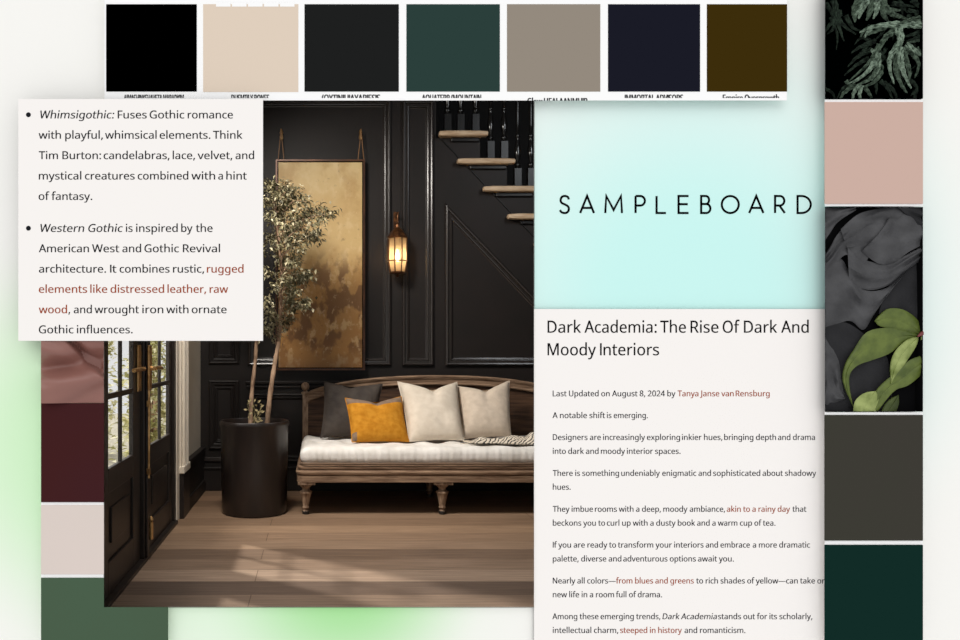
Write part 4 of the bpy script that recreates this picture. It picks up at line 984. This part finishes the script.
def leaf(mb, p, d, up_, L, W):
    d = d.normalized(); s_ = d.cross(up_)
    if s_.length < 1e-3: s_ = Vector((1, 0, 0))
    s_ = s_.normalized(); n_ = s_.cross(d)
    a_ = p; t_ = p + d * L - n_ * L * .12; m1_ = p + d * L * .45
    mb.add([a_, m1_ + s_ * W + n_ * W * .35, m1_ - n_ * W * .1, m1_ - s_ * W + n_ * W * .35, t_], [(0, 1, 2), (0, 2, 3), (1, 4, 2), (2, 4, 3)])


rnd = random.Random(11)
tips = []
targets = [(331, 212, -.1), (322, 208, .1), (326, 214, .1), (318, 222, -.2), (306, 200, -.1), (300, 196, .15), (292, 188, 0), (285, 184, .1), (272, 182, 0), (262, 186, .1), (312, 233, -.1), (318, 236, .1), (316, 230, 0), (300, 248, -.15), (296, 258, .1), (309, 272, -.05), (305, 276, .1), (298, 272, -.1), (302, 302, 0), (307, 303, -.1), (292, 298, .1), (296, 290, -.1), (288, 318, .05), (266, 328, 0), (260, 318, .1), (266, 300, -.15),
           (268, 270, -.2), (262, 250, -.2), (258, 230, -.15), (270, 215, -.25), (285, 225, -.25), (295, 215, -.2), (288, 240, -.2), (276, 245, -.25), (292, 262, -.2), (284, 278, -.2), (274, 285, -.2), (270, 312, -.1), (250, 200, .1), (240, 220, 0), (230, 245, .1), (236, 270, -.1), (226, 290, .05), (240, 300, .1), (245, 320, 0), (252, 285, -.2), (246, 240, -.25), (256, 205, -.2), (222, 262, .15), (300, 225, .2), (285, 205, .25), (270, 235, .3), (280, 255, .25), (264, 200, -.1), (276, 196, -.15), (308, 215, 0), (282, 212, 0), (290, 232, .05)]
fol = MB(); tw = MB()
for (px, py, dy) in targets:
    tgt = tp(px, py, dy)
    base = None
    if px > 262: i0 = min(range(len(tr1)), key=lambda i: abs(tr1[i].z - (tgt.z - .14))); base = tr1[i0]
    else: i0 = min(range(len(tr2)), key=lambda i: abs(tr2[i].z - (tgt.z - .12))); base = tr2[i0]
    mid = base.lerp(tgt, .5) + Vector((0, 0, .035 + rnd.uniform(-.02, .03)))
    br = smooth_path([base, mid, tgt + Vector((0, 0, -.01))], 8); nn = len(br)
    tw.tube(br, [.0045 * (1 - .75 * i / nn) for i in range(nn)], 5)
    for j in range(3, nn):
        t = j / nn
        for q in range((8 if t > .3 else 3) if dy > -.13 else (7 if t > .72 else 0)):
            c = br[j] + Vector((rnd.gauss(0, .020), rnd.gauss(0, .025), rnd.gauss(-.004, .018)))
            dr = Vector((rnd.gauss(.25 if px > 270 else -.1, .6), rnd.gauss(0, .6), rnd.gauss(-.35, .5)))
            if dr.length < .1: continue
            leaf(fol, c, dr, Vector((rnd.gauss(0, .3), rnd.gauss(-.3, .3), 1)), rnd.uniform(.022, .040), rnd.uniform(.006, .0105))
    for q in range(24):
        c = tgt + Vector((rnd.gauss(0, .022), rnd.gauss(0, .03), rnd.gauss(0, .02)))
        dr = Vector((rnd.gauss(.4 if px > 270 else -.2, .6), rnd.gauss(0, .5), rnd.gauss(-.4, .4)))
        leaf(fol, c, dr, Vector((0, -.3, 1)), rnd.uniform(.025, .042), rnd.uniform(.0065, .011))
tw.build('twig', M_bark, tree, True)
fo = fol.build('foliage', M_leaf, tree)
w = MB()
for i in range(26):
    c = tp(rnd.uniform(247, 262), rnd.uniform(402, 421), rnd.uniform(-.08, .05)); leaf(w, c, Vector((rnd.gauss(0, 1), rnd.gauss(0, .6), rnd.gauss(.5, .7))), Vector((0, -1, .3)), .03, .008)
for i in range(6):
    a_ = tp(253 + rnd.uniform(-3, 3), 424, 0); c = tp(rnd.uniform(247, 263), rnd.uniform(404, 414), rnd.uniform(-.05, .05)); w.tube([a_, a_.lerp(c, .5) + Vector((.005, 0, .01)), c], .0025, 5)
w.build('undergrowth', mat('dry_cream_leaf', (176, 160, 116), .7, c2=(110, 98, 66), scale=30), tree)

# ------------------------------------------------------------------ daybed
M_wood = mat('weathered_brown_wood', (156, 128, 104), .6, .3, c2=(104, 80, 62), scale=5, stretch=(1.2, 6, 14), bump=.3, bscale=20, detail=7)
M_woodv = mat('weathered_brown_wood_turned', (166, 140, 116), .6, .3, c2=(108, 84, 66), scale=9, stretch=(6, 6, 1.2), bump=.3, bscale=20, detail=6)
M_wood2 = mat('brown_wood_back', (92, 66, 48), .55, .3, c2=(54, 37, 27), scale=4, stretch=(1.0, 6, 16), bump=.3, bscale=20, detail=7)
sx0_, sx1_ = -.150, 1.740; sy0, sy1 = 5.30, 6.04; xc = (sx0_ + sx1_) / 2
sofa = thing('daybed', 'long carved wooden daybed with arched back and white tufted mattress on turned legs', 'daybed', (xc, 5.67, 0))


def rring(x0, x1, y0, y1, r, z, n=7):
    out = []
    for (cx_, cy_, a0) in ((x1 - r, y1 - r, 0), (x0 + r, y1 - r, 90), (x0 + r, y0 + r, 180), (x1 - r, y0 + r, 270)):
        for i in range(n + 1):
            t = math.radians(a0 + 90 * i / n); out.append((cx_ + r * cos(t), cy_ + r * sin(t), z))
    return out


def ringstack(mb, rings):
    n = len(rings[0]); vs = [p for r in rings for p in r]
    mb.add(vs, [(k_ * n + i, k_ * n + (i + 1) % n, (k_ + 1) * n + (i + 1) % n, (k_ + 1) * n + i) for k_ in range(len(rings) - 1) for i in range(n)] + [tuple(range(n))[::-1], tuple((len(rings) - 1) * n + i for i in range(n))])


w = MB()
prof = [(.012, .212), (.0, .216), (.0, .252), (.008, .256), (.006, .262), (-.004, .268), (-.006, .280), (.010, .290), (.012, .298), (.004, .303), (.004, .313), (.016, .320), (.03, .328)]
ringstack(w, [rring(sx0_ + e, sx1_ - e, sy0 + e, sy1 - e * .2, .06, z) for e, z in prof])
w.build('apron', M_wood, sofa, True)
for lx in (-.092, .790, 1.675):
    for ly in (5.365, 5.985):
        w = MB()
        w.lathe(lx, ly, [(.010, 0), (.020, .004), (.021, .022), (.012, .032), (.020, .040), (.024, .046), (.019, .054), (.022, .070), (.029, .105), (.035, .134), (.041, .139), (.041, .149), (.027, .154), (.022, .163), (.026, .174), (.040, .184), (.042, .192), (.046, .198)], 20)
        w.box(lx - (.062 if lx > .7 else .05), lx + .062, ly - .058, ly + .04, .198, .2155)
        lg = w.build('leg', M_woodv, sofa, True)
        w = MB(); w.lathe(lx, ly, [(.012, 0), (.0225, .003), (.0235, .02), (.014, .028)], 14); w.build('caster', mat('iron_foot', (30, 26, 24), .5), lg, True)
# mattress
def mdisp(wp, q):
    if q.z > .0:
        for ix in range(9):
            for iy in range(3):
                tx_ = sx0_ + .16 + ix * .197; ty_ = 5.42 + iy * .21
                r2 = ((wp.x - tx_) / .045) ** 2 + ((wp.y - ty_) / .045) ** 2
                wp.z -= .016 * exp(-r2) * min(1, q.z / .05)
        wp.z += .007 * sin((wp.x - sx0_) / .197 * 2 * pi) * sin(wp.y * 16) * min(1, max(0, q.z) / .05)
    if q.y < -.3: wp.y -= .0022 * sin(wp.x * 2 * pi / .12) * sin(wp.x * 17) + .0014 * sin(wp.x * 150)
    wp.z += .003 * noise.noise(wp * 7)
    return wp


M_linen = mat('white_linen', (244, 240, 235), .85, .1, c2=(222, 217, 210), scale=8, bump=.2, bscale=160)
w = MB(); w.rbox((sx0_ + .022, sy0 + .0, .326), (sx1_ - .022, sy1 - .03, .440), .05, 26, mdisp, nx=200)
mt_ = w.build('mattress', M_linen, sofa, True, weld=True)
w = MB()
for z_ in (.335,):
    r_ = rring(sx0_ + .026, sx1_ - .026, sy0 - .0, sy1 - .03, .05, z_); w.tube(r_ + [r_[0]], .006, 6, caps=False)
w.build('piping', mat('taupe_piping', (120, 98, 80), .8), mt_, True)
# back: arched rail, panel, posts with ball finials
YK = 6.065; xc2 = .853; hw = .955


def arch(x): return .742 + .132 * max(0.0, 1 - abs((x - xc2) / hw) ** 2.3) ** .75


w = MB(); nx_ = 60; xs = [xc2 - hw + 2 * hw * i / nx_ for i in range(nx_ + 1)]
sec = [(-.026, -.070), (-.030, -.062), (-.022, -.054), (-.022, -.030), (-.030, -.024), (-.034, -.008), (-.026, .0), (.02, .0), (.02, -.070)]
w.grid(lambda u, v: ((lambda x: (x, YK + sec[int(round(v * 8)) % 9][0], arch(x) + sec[int(round(v * 8)) % 9][1]))(xs[int(round(u * nx_))])), nx_, 8)
w.grid(lambda u, v: ((lambda x, s0, s1: (x, YK + s0[0] + (s1[0] - s0[0]) * v, arch(x) + s0[1] + (s1[1] - s0[1]) * v))(xs[int(round(u * nx_))], sec[8], sec[0])), nx_, 1)
w.build('crest_rail', M_wood, sofa, True)
w = MB()
w.grid(lambda u, v: (xc2 - hw + .012 + 2 * (hw - .012) * u, YK - .006, .33 + (arch(xc2 - hw + .012 + 2 * (hw - .012) * u) - .05 - .33) * v), 50, 4)
w.grid(lambda u, v: (xc2 - hw + .012 + 2 * (hw - .012) * u, YK + .010, .33 + (arch(xc2 - hw + .012 + 2 * (hw - .012) * u) - .05 - .33) * v), 50, 4)
w.build('back_panel', M_wood2, sofa)
for s_ in (-1, 1):
    x_ = xc2 + s_ * (hw + .005); w = MB()
    w.box(x_ - .020, x_ + .020, YK - .024, YK + .016, .25, .735)
    w.lathe(x_, YK - .004, [(.020, .735), (.028, .738), (.030, .746), (.024, .752), (.014, .757), (.014, .764), (.022, .770), (.0285, .782), (.030, .793), (.0275, .806), (.020, .816), (.008, .822)], 18)
    w.build('post', M_woodv, sofa, True)


# ------------------------------------------------------------------ cushions
def pillow(name, label, corners, thick, mats, dent=.0, du=0.0, bow=.06, mi=None, group=None, tilt=0, seed=0):
    bl, br_, tl, tr_ = [Vector(c) for c in corners]
    bl.z += .006; br_.z += .006
    nrm = (br_ - bl).cross(tl - bl).normalized()
    if nrm.y > 0: nrm = -nrm
    n_ = 36

    def surf(side):
        def fn(a_, b_):
            u = 2 * a_ - 1; v = 2 * b_ - 1
            u2 = u * (1 - bow * (1 - v * v) ** 1.0); v2 = v * (1 - bow * .8 * (1 - u * u))
            if dent:
                g_ = max(0.0, 1 - abs(u - du) / (1.02 + (du if u < du else -du)))
                v2 -= dent * 2 * (g_ ** 1.15) * max(0, (v + .5) / 1.5) ** 1.6
            p = bl.lerp(br_, (u2 + 1) / 2).lerp(tl.lerp(tr_, (u2 + 1) / 2), (v2 + 1) / 2)
            t = thick * (max(0, (1 - u ** 4) * (1 - v ** 4))) ** .55 * .5
            # pinch lines run from the dent
            if side < 0: t *= max(0.0, min(1.0, (v + 1) * 1.1))
            if dent: t -= thick * .14 * exp(-((u - du) / .16) ** 2) * max(0, v) ** 1.5
            t += .010 * noise.noise(Vector((u * 1.7 + seed, v * 1.7, side * 2.0))) * (1 - u ** 4) * (1 - v ** 4)
            t += .006 * noise.noise(Vector((u * 2 + seed * 3, v * 6 + u * 3, side))) * (abs(u) > .0) * (1 - u ** 6) * (1 - v ** 6)
            return p + nrm * (t * side if side > 0 else -t)
        return fn
    w = MB()
    w.grid(surf(1), n_, n_, mi=(lambda a_, b_: mi(2 * a_ - 1, 2 * b_ - 1)) if mi else 0)
    w.grid(surf(-1), n_, n_, mi=0)
    root = thing(name, label, 'cushion', (bl + br_) / 2, group)
    w.build('cover', mats, root, True, weld=True)
    # welt cord round the seam
    path = []
    f_ = surf(1)
    for i in range(n_): path.append(f_(i / n_, 0))
    for i in range(n_): path.append(f_(1, i / n_))
    for i in range(n_): path.append(f_(1 - i / n_, 1))
    for i in range(n_ + 1): path.append(f_(0, 1 - i / n_))
    w = MB(); w.tube(path, .0035, 6, caps=False); w.build('seam', mats[0] if isinstance(mats, (list, tuple)) else mats, root, True)
    return root


def cm(name, c, c2, s=26): return mat(name, c, .9, .15, c2=c2, scale=s, bump=.35, bscale=220)


YC = 5.60
pillow('cushion', 'charcoal velvet cushion at the left end, standing behind the mustard one', [P(320.5, 438.6, 5.72), P(376, 438.4, 5.76), P(324, 381.5, 5.85), P(382.5, 384, 5.87)], .12, [mat('charcoal_velvet', (74, 66, 60), .75, .3, c2=(48, 42, 39), scale=7, bump=.3, bscale=120)], dent=.06, du=-.1, bow=.07, seed=3)
pillow('cushion', 'smaller mustard cushion with taupe band leaning in front of the charcoal one', [P(352, 443, 5.50), P(409, 442.5, 5.54), P(345, 398, 5.66), P(401.5, 396.5, 5.70)], .13, [cm('mustard_velvet', (204, 142, 46), (184, 120, 30)), cm('taupe_band', (142, 120, 102), (124, 104, 88))], dent=.12, du=.05, bow=.05, mi=lambda u, v: 1 if v > .66 or (u < -.84 and v < -.70) else 0, seed=5)
pillow('cushion', 'cream linen cushion with chopped top, next to the mustard one', [P(409, 442.5, 5.55), P(464, 441, 5.58), P(397.5, 381.5, 5.82), P(457, 382, 5.84)], .17, [cm('cream_linen', (222, 210, 194), (214, 201, 184))], dent=.16, du=.1, bow=.05, seed=8)
pillow('cushion', 'beige-cream linen cushion with chopped top, nearest the striped throw', [P(461, 440, 5.66), P(511, 437, 5.70), P(456, 386, 5.88), P(509.5, 380.5, 5.90)], .16, [cm('beige_linen', (218, 202, 184), (206, 190, 172))], dent=.15, du=.05, bow=.05, seed=12)

# ------------------------------------------------------------------ striped throw
m, nt, b = newmat('cream_black_stripe_weave')
uvn = N(nt, 'ShaderNodeTexCoord'); mpn = N(nt, 'ShaderNodeMapping'); mpn.inputs['Rotation'].default_value = (0, 0, .9); nt.links.new(uvn.outputs['Object'], mpn.inputs[0])
wv = N(nt, 'ShaderNodeTexWave', i_Scale=17.0, i_Distortion=6.0, i_Detail=2.0); wv.inputs['Detail Scale'].default_value = 1.5; nt.links.new(mpn.outputs[0], wv.inputs['Vector'])
cw = ramp(nt, [(.0, rgb((46, 42, 40))), (.26, rgb((70, 64, 58))), (.36, rgb((226, 214, 196)))]); nt.links.new(wv.outputs['Fac'], cw.inputs[0]); nt.links.new(cw.outputs[0], b.inputs['Base Color']); b.inputs['Roughness'].default_value = .9
thr = thing('throw_blanket', 'crumpled cream throw with black stripes lying on the mattress end', 'blanket', (1.25, 5.55, .45))


def throwf(u, v):
    x = .985 + .66 * u + .04 * sin(v * 5) + .10 * (v - .5); y = 5.37 + (.17 + .22 * max(0, min(1, (u - .5) * 4))) * v + .03 * sin(u * 7)
    e = min(1, min(u, 1 - u) * 8) * min(1, min(v, 1 - v) * 6)
    h = .450 + .006 + e * (.016 + .020 * abs(noise.noise(Vector((x * 9, y * 13, 0)))) * 1.6 + .016 * (sin(x * 34 + y * 30) * .5 + .5)) * (.4 + .8 * min(1, u * 1.6))
    return (x, y, h)


w = MB(); w.grid(throwf, 90, 50); w.grid(lambda u, v: tuple(Vector(throwf(u, v)) - Vector((0, 0, .005))), 90, 50); w.build('cloth', m, thr, True)
w = MB()
for i in range(24):
    v = (i + .5) / 24; p = Vector(throwf(0, v)); w.tube([p, p + Vector((-.018, .003 * sin(i * 3), .0)), p + Vector((-.034, .006 * sin(i * 2), -.003))], .0022, 5)
w.build('fringe', mat('fringe_cream', (214, 200, 180), .9), thr, True)

# ------------------------------------------------------------------ garden outside the doors
w = MB(); w.box(-7, XL - .125, D0 + .2, 14, -.12, -.04); struct(w.build('ground_outside', mat('pale_gravel', (190, 184, 168), .9, c2=(150, 144, 126), scale=30)))
m, nt, b = newmat('sunlit_garden_leaf'); gi = N(nt, 'ShaderNodeNewGeometry')
crl = ramp(nt, [(0, rgb((130, 128, 76))), (.4, rgb((188, 184, 132))), (.75, rgb((226, 222, 180))), (1, rgb((246, 243, 222)))])
nt.links.new(gi.outputs['Random Per Island'], crl.inputs['Fac']); nt.links.new(crl.outputs[0], b.inputs['Base Color']); b.inputs['Roughness'].default_value = .6
b.inputs['Transmission Weight'].default_value = 0.0
tlg = N(nt, 'ShaderNodeBsdfTranslucent'); nt.links.new(crl.outputs[0], tlg.inputs[0]); mxs = N(nt, 'ShaderNodeMixShader'); mxs.inputs[0].default_value = .45
nt.links.new(b.outputs[0], mxs.inputs[1]); nt.links.new(tlg.outputs[0], mxs.inputs[2]); nt.links.new(mxs.outputs[0], nt.nodes['Material Output'].inputs[0])
M_gl = m
for gi_, (gx, gy, rr_, hh) in enumerate([(-1.55, 7.7, .28, 1.75), (-2.3, 8.5, .26, 1.7), (-1.40, 6.75, .15, 1.1), (-3.6, 9.6, .40, 1.9)]):
    lab = ['yellow-green leafy shrub outside, seen through the panes of the far door leaf', 'pale green leafy shrub outside, seen through the panes of the near door leaf', 'slim leafy shrub outside, close to the far door leaf', 'tall leafy shrub farthest from the glazed doors outside'][gi_]
    sh = thing('garden_shrub', lab, 'shrub', (gx, gy, -.04), 'shrubs outside the glazed doors')
    w = MB(); w.tube([(gx, gy, -.04), (gx + .03, gy, hh * .5), (gx, gy + .03, hh * .8)], [.03, .022, .01], 8); w.build('stem', M_bark, sh, True)
    w = MB()
    for i in range(1000):
        t = rnd.random(); a_ = rnd.uniform(0, 2 * pi); r_ = rr_ * sqrt(rnd.random()) * (1.1 - .5 * t) * (1 + .3 * sin(t * 17 + a_ * 2))
        leaf(w, Vector((gx + r_ * cos(a_), gy + r_ * sin(a_), .03 + hh * t)), Vector((cos(a_) + rnd.gauss(0, .5), sin(a_) + rnd.gauss(0, .5), rnd.gauss(.2, .5))), Vector((rnd.gauss(0, .4), rnd.gauss(0, .4), 1)), rnd.uniform(.05, .09), rnd.uniform(.014, .028))
    w.build('foliage', M_gl, sh)

# ------------------------------------------------------------------ light
W = bpy.data.worlds.new('even_daylight'); S.world = W; W.use_nodes = True
bg = W.node_tree.nodes['Background']; bg.inputs[0].default_value = (1, 1, 1, 1); bg.inputs[1].default_value = 0.84


def light(name, kind, loc, to, power, color=(1, 1, 1), size=1.0, size_y=None, angle=None):
    L = bpy.data.lights.new(name, kind); L.energy = power; L.color = color
    if kind == 'AREA':
        L.shape = 'RECTANGLE'; L.size = size; L.size_y = size_y or size
    elif kind == 'SUN': L.angle = angle
    else: L.shadow_soft_size = size
    o = bpy.data.objects.new(name, L); COL.objects.link(o); o.location = loc
    o.rotation_euler = (Vector(to) - Vector(loc)).to_track_quat('-Z', 'Y').to_euler(); return o


light('front_daylight', 'SUN', (-.8, -3, 3.6), (-.8 + .30, -3 + 1, 3.6 - .80), 0.66, (1, .995, .985), angle=math.radians(50))
light('added_room_softbox', 'AREA', (-.52, 4.15, 2.85), (.75, 5.75, .35), 31, (1, .94, .86), .5, .6).data.spread = math.radians(115)  # unseen lamp added to light the daybed, cushions and floor
light('added_moulding_softbox', 'AREA', (2.0, 4.4, 3.0), (.4, 6.2, 1.4), 11, (.92, .96, 1), .4, 1.0)  # unseen lamp added to put highlights on the right-facing mouldings
light('garden_daylight', 'AREA', (-2.4, 4.3, 2.5), (.2, 4.5, .2), 70, (1, .97, .92), 1.4, .9)
light('added_garden_sun', 'SUN', (-5, 9, 6), (-5 + .6, 9 - .5, 6 - .7), 4.0, (1, .97, .88), angle=math.radians(3))  # second sun added to brighten the shrubs, aimed clear of the board front
light('lantern_glow', 'POINT', (cx, YS, zb + .12), (cx, YS, 0), 1.7, (1, .80, .56), .02)

# ------------------------------------------------------------------ camera
cam = bpy.data.cameras.new('camera'); co = bpy.data.objects.new('camera', cam); COL.objects.link(co); S.camera = co
cam.sensor_width = 36; cam.sensor_fit = 'HORIZONTAL'; cam.lens = F / 960 * 36
co.location = (0, 0, EYE); co.rotation_euler = (pi / 2, 0, 0)
cam.shift_x = (480 - VX) / 960; cam.shift_y = (VY - 320) / 960
cam.clip_start = .05
S.view_settings.view_transform = 'Standard'; S.view_settings.look = 'None'; S.view_settings.exposure = 0; S.view_settings.gamma = 1
